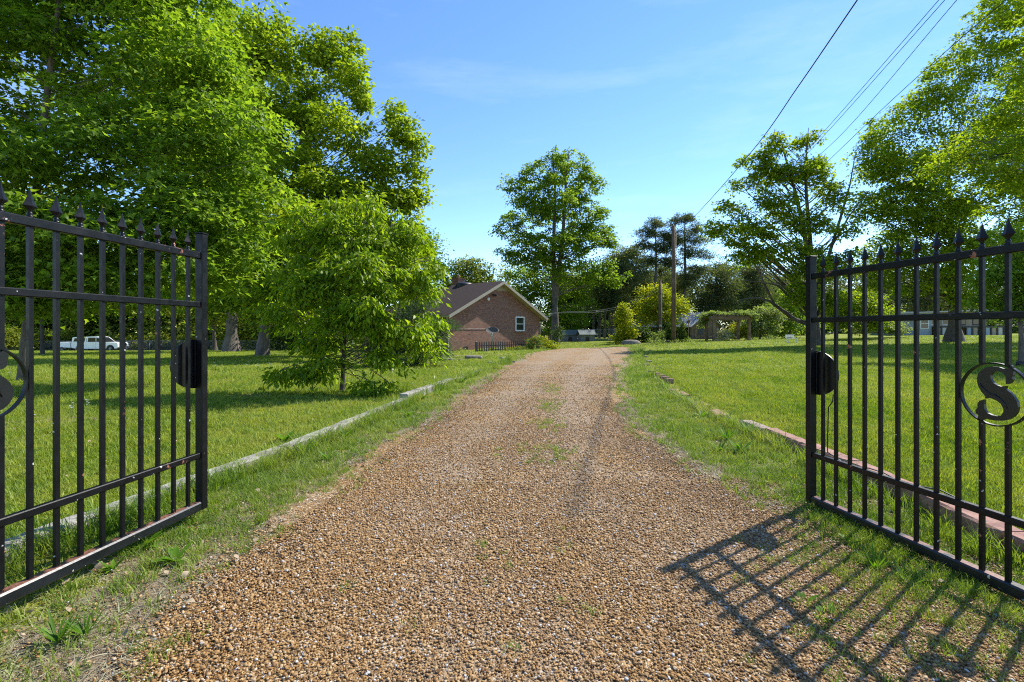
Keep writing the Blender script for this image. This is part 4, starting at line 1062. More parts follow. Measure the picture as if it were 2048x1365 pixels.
b = gbase(1330, 41.8); m = MB(); m.box((0,0,.12),(1.5,.8,.30),bev=.06); o = m.build('planter', simple('rust_iron',(.09,.06,.045),.9,.3,6), None, label='low dark planter trough at the base of the short pole', cat='planter'); o.location = b

# ------------------------------------------------------------------ far things behind the drive: dog houses, wire fence, red picket gate
def doghouse(px, d, label):
    b = gbase(px, d); e = empty('dog_house', b, R(10), label=label, cat='dog house', group='grey dog houses by the wire fence')
    gm = simple('grey_board', (.16,.17,.17), .8, .2, 4); m = MB()
    m.prism([(-.8,-.1),(.8,-.1),(.8,.75),(-.8,.75)], -.5, .5); m.build('wall', gm, e)
    m = MB(); m.beam((-.95,-.62,.74),(-.95,0,1.2),.001,.001); vs = [(-.95,-.68,.70),(.95,-.68,.70),(.95,0,1.22),(-.95,0,1.22),(-.95,.68,.70),(.95,.68,.70)]
    m = MB(); vs2 = vs+[(a,b_,c+.06) for a,b_,c in vs]
    m.add(vs2, [(6,7,8,9),(9,8,11,10),(0,1,2,3)[::-1],(3,2,5,4)[::-1],(0,1,7,6),(4,5,11,10),(0,3,9,6),(3,4,10,9),(1,2,8,7),(2,5,11,8)]); m.build('roof', simple('green_grey_roof',(.10,.13,.13),.7,.2,4), e)
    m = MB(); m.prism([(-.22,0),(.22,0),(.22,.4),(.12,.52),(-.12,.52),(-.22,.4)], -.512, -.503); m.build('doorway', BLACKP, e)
doghouse(1138, 54, 'left grey dog house with a dark doorway, beyond the drive end')
doghouse(1172, 53, 'right grey dog house with a dark doorway, beyond the drive end')
def chain_link(a, b, h, label, npost):
    a = Vector(a); b = Vector(b); L = (b-a).length
    e = empty('chain_link_fence', a, math.atan2(b.y-a.y,b.x-a.x), label=label, cat='fence')
    dz = b.z-a.z
    for i in range(npost+1):
        t = i/npost; m = MB(); m.tube([(L*t,0,dz*t-.2),(L*t,0,dz*t+h)], .035, 6); m.build('post', GALV, e)
    m = MB(); m.tube([(0,0,h),(L,0,dz+h)], .025, 5); m.tube([(0,0,.06),(L,0,dz+.06)], .01, 4); m.build('top_rail', GALV, e)
    m = MB(); st = .16; k = 0
    for i in range(int(L/st)):
        x = i*st
        for sgn in (1,-1):
            x1 = x+sgn*h
            xa, za, xb, zb_ = x, .06, x1, h
            if x1 > L: zb_ = .06+(h-.06)*(L-x)/h; xb = L
            if x1 < 0: zb_ = .06+(h-.06)*x/h; xb = 0
            if abs(xb-xa) < .02: continue
            m.beam((xa,0,za+dz*xa/L),(xb,0,zb_+dz*xb/L),.006,.006)
    m.build('mesh', GALV, e)
chain_link(gbase(1085,58), gbase(1300,60), 1.3, 'low wire fence between the trunks beyond the dog houses', 6)
b = gbase(1090, 40.5); e = empty('garden_gate', b, R(20), label='short reddish board gate at the corner of the brick house', cat='gate')
for i in range(6): m = MB(); m.box((-.4+i*.16,0,.45),(.14,.025,.95)); m.build('board', simple('red_board',(.16,.07,.05),.8,.2,5), e)
m = MB(); m.box((.55,0,.5),(.09,.09,1.1)); m.build('post', PLANK, e)
m = MB(); m.box((0,.03,.2),(.95,.03,.07)); m.box((0,.03,.7),(.95,.03,.07)); m.build('brace', PLANK, e)

# ------------------------------------------------------------------ left road, truck, trailer, fence
def strip(name, pts, w, mat, dz):
    V = []; n = len(pts)
    P = [Vector((p[0],p[1],0)) for p in pts]
    for i in range(n):
        t = (P[min(i+1,n-1)]-P[max(i-1,0)]).normalized(); s = Vector((-t.y,t.x,0))
        for k in range(5):
            q = P[i]+s*(k/4-.5)*w; V.append((q.x,q.y,gz(q.x,q.y)+dz))
    V = np.array(V); Q = [(i*5+k,i*5+k+1,(i+1)*5+k+1,(i+1)*5+k) for i in range(n-1) for k in range(4)]
    return link(name, np_mesh(name, V, np.array(Q)), mat, kind='structure')
ROAD = simple('road_gravel', (.27,.25,.22), .9, .25, 3, bmp=.2)
strip('road', [(-130+i*3.0, 62+ (i*3.0)*.03+0.0*i) for i in range(42)], 6.5, ROAD, .03)
CAR = simple('white_car_paint', (.78,.79,.80), .25, .03, 3)
TYRE = simple('tyre_rubber', (.02,.02,.02), .8, .2, 8)
RIM = simple('alloy_rim', (.45,.46,.47), .3, .1, 8, metal=.6)
TG = simple('tinted_glass', (.015,.018,.022), .06, .2, 3)
def wheel(parent, x, y, r=.40):
    m = MB(); m.lathe([(r*.62,-.13),(r*.93,-.13),(r,-.09),(r,.09),(r*.93,.13),(r*.62,.13)], (0,0,0), 20, axis='y'); w = m.build('wheel', TYRE, parent); w.location = (x,y,r)
    s = -1 if y < 0 else 1
    m = MB(); m.lathe([(r*.60,.0),(r*.60,s*.12),(r*.52,s*.10),(r*.16,s*.09),(r*.14,s*.125),(r*.02,s*.125)], (0,0,0), 20, axis='y')
    for k in range(6):
        a = k*math.pi/3; m.beam((r*.1*math.cos(a),s*.115,r*.1*math.sin(a)),(r*.56*math.cos(a),s*.112,r*.56*math.sin(a)),.05,.02)
    m.build('rim', RIM, w)
def truck():
    d = 62.5; b = gbase(201, d); tz = at(201,702,d)[2]
    t = empty('pickup_truck', (b[0],b[1],gz(b[0],b[1])+.035), R(3), label='white pickup truck with a bed cap parked on the road behind the left gate', cat='pickup truck')
    Wd = 1.95; y0, y1 = -Wd/2, Wd/2
    def arch(cx, r=.50, n=9): return [(cx+r*math.cos(a), .42+r*math.sin(a)*.95) for a in [math.pi*k/(n-1) for k in range(n)]]
    lower = [(2.55,.42),(2.78,.45),(2.85,.60),(2.85,.88),(2.80,1.08),(2.62,1.16),(1.35,1.22),(-2.75,1.20),(-2.82,.98),(-2.80,.55),(-2.70,.48)]
    rear = arch(-1.80); front = arch(1.92)
    poly = lower+[(p[0],p[1]) for p in rear[::-1]]+[(-1.2,.38),(1.32,.38)]+[(p[0],p[1]) for p in front[::-1]]
    # dedupe ends
    m = MB(); m.prism(poly, y0, y1); body = m.build('body', CAR, t)
    cab = [(1.25,1.20),(.45,1.86),(.15,1.92),(-.85,1.93),(-1.0,1.90),(-1.02,1.205)]
    m = MB(); m.prism(cab, y0+.10, y1-.10); m.build('cab', CAR, t)
    m = MB(); m.prism([(-1.05,1.205),(-1.05,1.90),(-2.55,1.86),(-2.74,1.78),(-2.80,1.205)], y0+.06, y1-.06, mi=0); m.build('bed_cap', CAR, t)
    for s in (-1,1):
        yy = s*(Wd/2-.095); o2 = s*.006
        for poly_, nme in (([(1.02,1.26),(.42,1.76),(.16,1.80),(.16,1.26)],'side_window'),([(.08,1.26),(.08,1.80),(-.80,1.80),(-.92,1.26)],'side_window')):
            m = MB(); m.prism(poly_, yy, yy+o2); m.build(nme, TG, t)
        yy = s*(Wd/2-.055)
        m = MB(); m.prism([(-1.2,1.30),(-1.2,1.76),(-2.45,1.73),(-2.6,1.30)], yy, yy+o2); m.build('side_window', TG, t)
        for nx in (.35,-.9):
            m = MB(); m.box((nx-.35,s*(Wd/2+.012),1.08),(.16,.02,.035)); m.build('door_handle', simple('chrome',(.5,.5,.5),.2,.05,3,metal=.8), t)
        for gx in (1.15,.12,-1.02):
            m = MB(); m.box((gx,s*(Wd/2+.001),.80),(.015,.006,.72)); m.build('door_seam', BLACKP, t)
        m = MB(); m.box((1.0,s*(Wd/2+.10),1.30),(.10,.20,.20),bev=.03); m.build('mirror', BLACKP, t)
        m = MB(); m.box((0.0,s*(Wd/2-.02),.36),(2.5,.12,.06),bev=.01); m.build('side_step', BLACKP, t)
        m = MB(); m.box((2.80,s*.72,.93),(.10,.36,.17),bev=.02); m.build('headlight', simple('lamp_glass',(.6,.62,.62),.1,.05,3), t)
        m = MB(); m.box((-2.80,s*.86,1.0),(.05,.14,.30),bev=.01); m.build('tail_light', simple('red_lamp',(.35,.02,.02),.2,.05,3), t)
    m = MB(); v = [(1.22,-.80,1.235),(1.22,.80,1.235),(.47,.72,1.85),(.47,-.72,1.85)]; m.add([(a+.015,b_,c) for a,b_,c in v]+[(a-.02,b_,c-.02) for a,b_,c in v], [(0,1,2,3),(7,6,5,4),(0,4,5,1),(1,5,6,2),(2,6,7,3),(3,7,4,0)]); m.build('windscreen', TG, t)
    m = MB(); m.box((2.86,0,.88),(.06,1.0,.30),bev=.02); m.build('grille', BLACKP, t)
    m = MB(); m.box((2.86,0,.56),(.16,1.85,.20),bev=.04); m.build('bumper', simple('chrome_b',(.4,.4,.4),.3,.05,3,metal=.6), t)
    for x in (-1.80,1.92):
        for y in (-.86,.86): wheel(t, x, y)
truck()
def trailer():
    d = 62.3; b = gbase(137.5, d)
    t = empty('cargo_trailer', (b[0],b[1],gz(b[0],b[1])+.035), R(3), label='low white utility trailer parked behind the pickup truck', cat='trailer')
    m = MB(); m.box((0,0,.86), (1.75,1.7,.72), bev=.03); m.build('box', CAR, t)
    m = MB(); m.box((0,0,.44), (1.9,1.5,.10)); m.build('chassis', BLACKP, t)
    m = MB(); m.box((0,-.88,.50), (.85,.10,.14), bev=.03); m.build('mudguard', simple('scratched_grey',(.3,.3,.3),.6,.5,9), t)
    for y in (-.80,.80): wheel(t, -.1, y, .30)
    m = MB(); m.beam((.9,0,.44),(1.75,0,.46),.08,.08); m.build('drawbar', BLACKP, t)
trailer()
chain_link((-78,66.5,gz(-78,66.5)), (-22,66.8,gz(-22,66.8)), 1.35, 'long chain link fence behind the road on the left', 18)

# ------------------------------------------------------------------ pale blue house on the right
def right_house():
    d = 54.0; b = gbase(1800, d); zb = at(1830,671,d)[2]
    sid = simple('blue_siding', (.30,.36,.40), .7, .08, 3); tan = simple('tan_panel', (.36,.30,.20), .8, .15, 3); dk = simple('dark_opening', (.03,.03,.035), .6, .3, 4)
    h = empty('clapboard_house', (b[0],d,zb-.05), R(-4), label='low pale blue clapboard house with a long deck, far right behind the gate bars', cat='house')
    px = d/F
    W1 = 60*px
    m = MB(); m.box((W1/2,2.5,1.3), (W1,5,2.75))
    for k in range(17): m.box((W1/2,-.006,.08+k*.155), (W1,.012,.02))
    m.build('wall', sid, h)
    m = MB(); m.prism([(-.4,2.45),(W1+6.5,2.78),(W1+6.5,2.92),(-.4,2.59)], -.5, 5.5); m.build('roof', simple('grey_roof',(.36,.36,.37),.7,.1,3), h)
    wd = MB(); wx = 46*px
    for c, dd in (((wx-.42,-.03,1.35),(.09,.05,1.25)),((wx+.42,-.03,1.35),(.09,.05,1.25)),((wx,-.03,1.93),(.75,.048,.09)),((wx,-.03,.77),(.75,.048,.09)),((wx,-.03,1.35),(.75,.046,.06))): wd.box(c, dd)
    w = wd.build('window', WHITE, h); m = MB(); m.box((wx,-.02,1.35),(.78,.02,1.1)); m.build('pane', GLASS, w)
    m = MB(); m.box((5*px+.2,-.02,.9),(1.7,.04,1.75)); m.build('door', simple('blue_door',(.20,.24,.29),.6,.1,3), h)
    m = MB(); m.beam((-.8,-.5,1.95),(2.0,-.5,2.02),.9,.05); m.build('awning', dk, h)
    # set-back section with windows
    x1 = W1; x2 = W1+130*px
    m = MB(); m.box(((x1+x2)/2,3.4,1.4), (x2-x1-.01,3.1,2.6)); m.build('wall', tan, h)
    for k, xx in enumerate((12,26,52,66,84,110)):
        m = MB(); m.box((x1+xx*px,1.84,1.75), (.75,.03,1.15)); f = m.build('window', WHITE if k in (1,2) else dk, h)
        m = MB(); m.box((x1+xx*px,1.815,1.78), (.6,.02,.95)); m.build('pane', GLASS, f)
    # deck
    m = MB(); m.box(((x1+x2)/2,.7,.98), (x2-x1,2.2,.10)); dkk = m.build('deck', simple('deck_grey',(.20,.19,.19),.8,.2,4), h)
    m = MB(); m.box(((x1+x2)/2,-.42,1.02), (x2-x1+.02,.05,.14)); m.build('rim_board', dk, dkk)
    for k in range(12):
        xx = x1+.1+k*(x2-x1-.2)/11
        m = MB(); m.box((xx,-.36,.45), (.14,.12,.95)); m.build('post', dk, dkk)
    for k in range(11):
        xx = x1+.1+(k+.5)*(x2-x1-.2)/11; ww = (x2-x1-.2)/11-.2
        if k in (4,): continue
        m = MB(); m.box((xx,-.34,.48), (ww,.03,.84)); m.build('skirt_panel', [tan, simple('pale_panel',(.50,.48,.42),.8,.1,3), sid][k % 3] , dkk)
right_house()

# ------------------------------------------------------------------ trees
def T(*a, **k): return make_tree(*a, **k)
# big maple at left
d = 12.4
bl = []
for (px, py, dd, rx, rz) in [(40,120,12.5,210,150),(230,60,13,190,130),(-140,60,12.5,200,180),(360,160,12.6,150,120),(110,-90,13,260,140),(330,-30,14,150,110),
    (440,260,12.2,110,100),(300,300,11.8,170,110),(90,300,11.3,190,120),(-130,330,11.5,190,140),(500,390,12.2,85,85),(380,430,11.6,150,90),(190,450,10.8,190,95),(20,470,10.5,180,90),(-180,500,11.2,160,100),
    (470,500,12.0,90,70),(330,550,11.2,140,62),(130,565,10.6,170,62),(-40,560,10.6,150,75),(440,150,13.4,60,80)]:
    bl.append(blob(px,py,dd,rx,rz,rx*dd/F*.8))
T('maple_tree', gbase(50,12.3), bl, .115, LM['maple'], BK, 1750, 46, .52, .155, .15, 'm', seed=3, label='big bright green maple whose crown fills the upper left behind the left gate', flat=.24, droop=.30, inner=.2, up=1.4, twigs=.12, tdown=.45, rag=.2, split=7, sr=.44)
# tall oak-like tree
bl = [blob(*p) for p in [(515,70,31,28,50),(500,130,31,40,50),(560,60,31.5,18,36),(565,120,31,45,45),(625,95,31,26,34),(660,110,31,45,40),(700,85,31.5,18,20),(600,200,30,80,55),(700,160,31,36,45),(725,200,31,20,26),(490,230,31,70,60),(560,260,30,60,50),(670,260,30,70,50),
    (790,230,31,18,36),(800,265,31,38,36),(835,290,31,20,30),(750,320,30.5,50,45),(830,340,31,26,22),(540,350,29,90,60),(640,370,29,70,60),(720,400,30,80,50),(800,400,31,44,34),(835,385,31,16,24),(640,480,30,130,60),(770,470,31,60,44),(820,455,31,24,18),(500,480,29,90,70),(450,380,31,70,100),(600,560,30,120,50),(730,540,31,80,40),(800,500,31,50,40),(790,570,31,60,40),(740,500,24,60,40),(650,560,24,90,44),(560,590,25,90,40),(800,520,24,34,30),(700,440,25,60,40),(600,450,25,70,50),(480,600,26,60,40)]]
bl = [(c, (r[0], r[1]*1.35, r[2])) for c, r in bl]
T('oak_tree', gbase(525,31.5), bl, .33, LM['oak'], BK, 2200, 34, .58, .28, .20, 'd', seed=5, label='tall olive green tree with a many peaked crown left of the open sky', inner=.25, twigs=.12, flat=.6, rag=.25, split=6, sr=.46, trunk_top=15)
# still taller tree behind
bl = [blob(*p) for p in [(400,110,42,80,110),(455,40,43,35,60),(430,300,42,110,150),(330,200,43,120,150),(480,560,42,70,50),(400,520,41,110,80),(440,120,42,70,90),(500,60,43,30,40),(490,200,43,50,70),(500,320,43,70,60)]]
T('oak_tree', gbase(463,42), bl, .50, LM['oak'], BK, 700, 50, 1.0, .34, .24, 'd', seed=6, label='huge trunked tree behind the maple, its base flared beside the gate post', twigs=.1, flare=1.9, trunk_top=15)
# smaller glossy tree by the timber
bl = []
for p in [(690,455,10.1,85,55),(625,490,10.2,60,50),(770,490,10.2,70,52),(715,545,9.8,110,60),(630,570,9.9,70,48),(815,560,10.2,62,40),(720,625,9.6,95,45),(855,575,10.1,36,24),(855,640,10.2,34,18),
          (590,635,10.1,50,30),(810,655,9.8,70,26),(640,680,9.8,60,22),(850,690,9.9,34,14),(600,742,9.7,60,15),(548,752,9.8,18,10),(650,722,9.6,40,12),(765,712,9.5,50,13),(745,768,9.4,42,10),(665,410,10.2,30,26),(735,405,10.3,34,28),(800,435,10.3,26,26),(565,560,10.1,26,30),(600,425,10.3,22,26),(575,480,10.2,30,30),(835,480,10.3,34,28),(865,525,10.3,30,22),(555,610,10.1,30,22)]:
    bl.append(blob(p[0],p[1],p[2],p[3],p[4],p[3]*10/F*.75))
T('glossy_tree', gbase(685,10.0), bl, .055, LM['dog'], BKD, 720, 29, .21, .14, .052, 'd', seed=8, label='small glossy leaved tree with drooping leaves growing beside the grey timber edging', hang=.55, droop=.6, up=.6, inner=.15, twigs=.45, trunk_top=2.6, crown_base=.5, flare=1.4, rag=.3, split=5, sr=.42)
# evergreen beside the house
bl = [blob(*p) for p in [(830,620,18.5,45,45),(850,660,18.5,46,34),(800,670,18,60,36),(840,700,18,55,24),(760,690,18,50,30),(870,690,18.5,28,16),(790,715,17.8,60,18)]]
T('juniper_tree', gbase(775,18.2), bl, .10, LM['cedar'], BKD, 360, 40, .35, .17, .03, 'd', seed=9, label='spreading blue green juniper between the glossy tree and the brick house', flat=.4, inner=.25, hang=-.1, trunk_top=2.0, crown_base=.3, split=4)
# tree right of the oak
T('ash_tree', gbase(815,44), [blob(*p) for p in [(830,500,44,45,55),(860,480,44,28,30),(800,560,44,60,50),(870,540,44,35,45),(850,600,44,45,30)]], .2, LM['mid'], BK, 300, 28, .8, .26,.17, seed=10, label='feathery green tree just left of the brick house roof')
T('ash_tree', gbase(930,62), [blob(*p) for p in [(925,545,62,40,34),(965,560,62,35,30),(945,530,62,30,18),(900,570,62,30,30)]], .22, LM['hedge'], BK, 200, 26, 1.0, .34,.24, seed=12, label='round light green tree rising behind the house ridge')
T('young_tree', gbase(1012,60), [blob(*p) for p in [(1010,545,60,16,25),(1022,575,60,18,25),(998,570,60,14,20)]], .12, LM['yellow'], BK, 60, 16, .8, .28,.18, seed=13, label='thin airy yellow green tree seen over the gable peak', inner=.2, bare=6)
# understory lighter tree behind the tall central tree
T('understory_tree', gbase(1135,58), [blob(*p) for p in [(1070,600,58,40,50),(1050,560,58,34,45),(1130,590,57,45,50),(1150,640,57,32,36),(1090,650,58,45,40),(1105,540,58,40,40),(1165,560,58,30,40),(1060,640,58,30,40)]], .15, LM['mid'], BK, 520, 44, .7, .24,.18, seed=14, label='fresh green understory tree behind the forked trunk', inner=.3)
# tall central tree
bl = [blob(*p) for p in [(1110,340,52,45,42),(1160,350,52,38,40),(1050,380,52,40,42),(1195,370,52,16,25),(1110,400,51,70,50),(1060,430,52,50,40),(1170,430,52,45,45),(1015,458,52,30,18),(1060,490,52,55,36),(1140,480,51,60,40),(1205,470,52,28,40),
      (1190,540,52,32,30),(1225,480,52,12,18),(1150,540,51,52,34),(1215,540,52,20,28),(1230,560,52,20,18),(1080,520,52,40,30),(1030,520,52,22,20),(1130,320,52.5,25,20)]]
T('forked_tree', gbase(1102,52), bl, .44, LM['mid'], BK, 950, 34, .50, .27,.20, seed=15, label='tall forked tree standing alone against the sky right of the brick house', inner=.2, twigs=.35, stems=2, flare=1.5, rag=.3, crown_base=5.5, limb_k=.28)
# two tall pines
def pine(px, d, top, crown, r, label, seed, n=150):
    bl = [blob(*p) for p in crown]
    return T('pine_tree', gbase(px,d), bl, r, LM['pine'], BKP, n, 60, .60, .40,.07, seed=seed, label=label, cat='pine', group='tall pines at the back of the garden', flat=.45, inner=.25, up=.4, hang=-.35, twigs=.8, trunk_top=at(px,top,d)[2]-gz((px-1024)*d/F,d), flare=1.2, limb_k=.25, tdown=.1, lean=(0,0), rag=.3)
pine(1308, 62, 440, [(1312,446,62,16,12),(1295,465,62,18,12),(1330,470,62,14,12),(1285,490,62,14,9),(1318,495,62,24,12),(1300,520,62,20,10),(1345,488,62,10,8),(1335,525,62,18,9)], .28, 'tall thin pine left of the tall pole, showing bare trunk', 16)
pine(1367, 62, 428, [(1372,436,62,18,12),(1350,442,62,12,12),(1392,458,62,14,12),(1365,470,62,24,14),(1345,480,62,12,14),(1400,480,62,16,9),(1380,500,62,24,12),(1410,510,62,14,8),(1350,520,62,24,16),(1395,540,62,26,14),(1365,560,62,34,20)], .30, 'tall broad pine right of the tall pole, its top highest', 17, 220)
# dark pine mass: individual pines with crowns low
for i, (px, d, pts, lab, sd_) in enumerate([
    (1225, 60, [(1235,520,60,34,28),(1215,560,60,32,34),(1250,550,60,36,34),(1225,600,60,40,26),(1195,590,60,18,34)], 'dark pine beside the forked tree with leaning light tips', 31),
    (1270, 66, [(1275,530,66,34,30),(1290,570,66,40,34),(1270,600,66,40,30),(1265,500,66,16,12)], 'dark pine behind the columnar shrub', 32),
    (1330, 68, [(1330,570,68,45,30),(1335,600,68,45,30),(1320,545,68,24,24)], 'dark pine behind the yellow green tree', 33),
    (1430, 64, [(1430,560,64,45,34),(1420,600,64,50,30),(1460,590,64,40,36),(1400,615,64,34,24),(1440,535,64,24,18)], 'dark pine rising behind the pergola', 34),
    (1510, 66, [(1500,560,66,45,34),(1520,600,66,50,34),(1480,610,66,40,28),(1510,535,66,30,18)], 'dark pine behind the low limb of the sparse tree', 35),
    (1740, 72, [(1720,560,72,60,40),(1760,600,72,60,34),(1700,610,72,50,30),(1770,545,72,40,40)], 'soft grey green pine in the gap behind the right gate', 36),
    (1850, 72, [(1850,560,72,50,34),(1820,590,72,50,34),(1880,600,72,50,34)], 'pine above the clapboard house roof', 37)]):
    T('pine_tree', gbase(px,d), [blob(*p) for p in pts], .26, LM['pine'], BKP, 260, 50, .75, .46,.09, seed=sd_, label=lab, cat='pine', group='tall pines at the back of the garden', flat=.5, inner=.25, up=.5, hang=-.1, twigs=.5, flare=1.2, rag=.25)
# pine trunks one can tell apart in the gap
k = 0
for px, lab in ((1172,'slim bare pine trunk just right of the dog houses'),(1187,'second slim pine trunk from the dog houses'),(1199,'third slim pine trunk from the dog houses'),(1209,'fourth slim pine trunk from the dog houses'),(1219,'thick dark pine trunk left of the columnar shrub')):
    bsp = gbase(px, 64+k); e = empty('pine_tree', bsp, 0, label=lab, cat='pine', group='slim pine trunks in the gap')
    m = MB(); m.tube([(0,0,-.2),(.05,0,3),(.1+.05*k,0,7.5)], [.17+.03*(k == 4),.15,.12], 8); m.build('trunk', BKP, e)
    V, Q, r, C, B = make_crown(np.random.default_rng(60+k), [(np.array([.1,0,6.9]),(1.7,1.7,1.3)),(np.array([.2,0,8.2]),(1.2,1.2,.9))], 50, 40, .7, .42, .05, 'd', hang=-.1)
    link('crown', np_mesh('crown', V, Q, r), LM['pine'], e); k += 1
# yellow tree and shrubs near shed
T('yellow_tree', gbase(1325,47), [blob(*p) for p in [(1320,592,47,38,20),(1345,608,47,32,24),(1295,612,47,26,24),(1325,630,46.5,45,24),(1366,618,47,14,12),(1290,640,46.5,18,16),(1305,580,47,20,12)]], .14, LM['yellow'], BKD, 330, 26, .5, .22,.14, seed=40, label='bright yellow green tree behind the short pole', inner=.35)
T('columnar_shrub', gbase(1248,42), [blob(*p) for p in [(1250,622,42,14,12),(1248,640,42,17,18),(1252,662,42,19,18),(1240,674,42,16,10),(1245,611,42,9,6)]], .06, LM['yellow'], BKD, 180, 24, .35, .17,.11, seed=41, label='columnar yellow green shrub at the end of the drive', cat='shrub', inner=.3)
T('round_shrub', gbase(1285,43), [blob(*p) for p in [(1278,668,43,22,14),(1295,672,43,14,12)]], .05, LM['dark'], BKD, 90, 26, .35, .16,.11, seed=42, label='dark green shrub right of the columnar shrub', cat='shrub')
T('low_shrub', gbase(1310,42.5), [blob(*p) for p in [(1310,672,42.5,16,9),(1300,678,42.5,10,6),(1325,668,42.5,9,8)]], .03, LM['grape'], BKD, 50, 22, .28, .14,.08, seed=43, label='pale arching shrub at the short pole', cat='shrub', hang=-.2)
for px, w, lab in ((1340,8,'arborvitae cone just left of the tall pole'),(1365,10,'arborvitae cone just right of the tall pole')):
    dd = 42.2; T('arborvitae', gbase(px,dd), [blob(px,681,dd,w*.95,9),blob(px,669,dd,w*.8,10),blob(px,657,dd,w*.5,9),blob(px,649,dd,w*.25,6)], .04, LM['dark'], BKD, 110, 30, .16, .10,.05, seed=px, label=lab, cat='shrub', group='pair of arborvitae', split=1, inner=.55, hang=-.9, up=.1, rag=.06)
T('redbud_bush', gbase(1350,46), [blob(*p) for p in [(1330,652,46,14,8),(1320,662,46,12,8)]], .04, LM['grape'], BKD, 60, 22, .35, .17,.13, seed=47, label='pale leafy bush in front of the shed roof', cat='shrub')
# under pergola and right of it
T('flowering_shrub', gbase(1450,45.5), [blob(*p) for p in [(1448,668,45.5,16,12),(1440,675,45.5,10,8)]], .03, LM['white'], BKD, 60, 24, .28, .12,.08, seed=48, label='white flowering shrub under the pergola', cat='shrub')
T('garden_shrub', gbase(1470,50), [blob(*p) for p in [(1475,660,50,22,18),(1465,672,50,16,10),(1490,668,50,14,14)]], .04, LM['yellow'], BKD, 90, 24, .35, .17,.12, seed=49, label='yellow green shrub behind the pergola posts', cat='shrub')
T('tall_shrub', gbase(1520,50), [blob(*p) for p in [(1515,635,50,28,24),(1530,655,50,28,22),(1500,655,50,18,22),(1545,630,50,20,24)]], .08, LM['pale'], BKD, 220, 26, .5, .2,.14, seed=50, label='tall pale green shrub right of the pergola', cat='shrub')
T('garden_tree', gbase(1580,54), [blob(*p) for p in [(1570,620,54,38,28),(1600,640,54,34,26),(1560,655,54,30,18),(1590,590,54,30,30)]], .12, LM['mid'], BK, 260, 26, .6, .24,.17, seed=51, label='green tree behind the white bench', inner=.35)
T('maple_tree', gbase(1700,44), [blob(*p) for p in [(1690,605,44,40,26),(1730,600,44,38,26),(1760,625,44,34,20),(1700,640,44,44,20),(1665,630,44,24,24),(1745,645,44,30,14)]], .14, LM['sparse'], BK, 360, 26, .5, .2,.16, seed=52, label='bright green low tree seen between the right gate bars', inner=.3)
T('rhododendron_bush', gbase(1760,46), [blob(*p) for p in [(1750,655,46,34,13),(1785,656,46,26,12),(1720,658,46,24,10),(1765,645,46,26,10)]], .06, LM['pale'], BKD, 240, 24, .35, .2,.10, seed=53, label='broad pale leaved bush in front of the clapboard house', cat='shrub')
# sparse spreading tree behind the right gate post
bl = [blob(*p) for p in [(1560,285,34,34,28),(1620,275,34,30,24),(1520,320,34,36,28),(1600,340,33,55,30),(1480,370,34,30,18),(1550,400,33,55,30),(1460,415,34,32,20),(1510,450,33,60,30),(1430,455,34,32,18),(1620,440,33,50,30),
      (1670,400,34,28,30),(1690,460,34,26,24),(1540,350,34,50,24),(1650,370,34,30,24),(1470,480,33,40,18),(1570,500,32.5,60,32),(1500,510,33,46,22),(1640,540,32,55,32),(1600,590,32,40,24),(1680,520,33,34,26),(1660,600,32,34,22),(1640,330,34,28,26)]]
bl = [(c, (r[0]*1.08, r[1]*.55, r[2]*.9)) for c, r in bl]
bt = gbase(1622,34); lim = at
T('spreading_tree', bt, bl, .30, LM['sparse'], BKD, 900, 24, .46, .24,.19, 'm', seed=54, label='wide sparse leaved tree behind the right gate post with a low limb reaching left', inner=.15, twigs=.6, rag=.3, bare=60, split=5, sr=.5, limb_k=.62, tdown=.75, crown_base=1.6, stems=2, flare=1.4,
  add_limbs=[([lim(1622,650,34),lim(1590,640,33.6),lim(1560,618,33),lim(1540,603,32.6),lim(1515,596,32),lim(1490,598,31.6),lim(1470,606,31.3)],[.17,.15,.12,.09,.06,.035,.012]),
             ([lim(1622,632,34),lim(1600,606,33.6),lim(1575,590,33),lim(1555,570,32.5),lim(1520,565,32),lim(1480,560,31.6)],[.14,.12,.09,.06,.04,.012]),
             ([lim(1550,612,32.8),lim(1530,570,33),lim(1505,520,33.2),lim(1480,470,33.5)],[.08,.07,.05,.02]),
             ([lim(1625,600,34),lim(1655,520,34.5),lim(1680,440,34.5),lim(1700,370,34.5),lim(1712,300,34.5)],[.15,.12,.09,.05,.015]),
             ([lim(1660,500,34.5),lim(1700,430,34.8),lim(1740,380,35)],[.07,.05,.012])])
# big tree at right
bl = [blob(*p) for p in [(1800,240,36,60,50),(1760,300,36,50,44),(1860,200,36,55,45),(1900,140,37,50,45),(1960,90,37,60,60),(1820,330,35,80,50),(1900,280,35,80,60),(2000,200,36,80,80),(1760,400,36,50,40),(1850,430,35,80,50),(1950,380,35,90,60),
      (1780,490,36,60,40),(1870,530,35,80,44),(1960,500,35,80,60),(1750,560,36,30,26),(1820,575,35,50,24),(2060,330,36,80,120),(2080,80,37,80,100),(1930,590,35,40,26),(2060,500,36,60,70),(2000,20,37,40,50),(2100,-60,38,100,80),(1800,400,36,60,50),(1840,470,37,60,44),(1760,530,37,40,30),(1900,440,37,60,50),(1780,330,37,50,44),(1960,300,37,80,60)]]
T('maple_tree', gbase(1908,36), bl, .34, LM['sparse'], BKD, 2100, 34, .60, .25,.21, 'm', seed=55, label='large green tree with a dark flared base behind the right gate bars', inner=.2, twigs=.3, crown_base=2.6, flare=2.4, rag=.25, trunk_top=14)
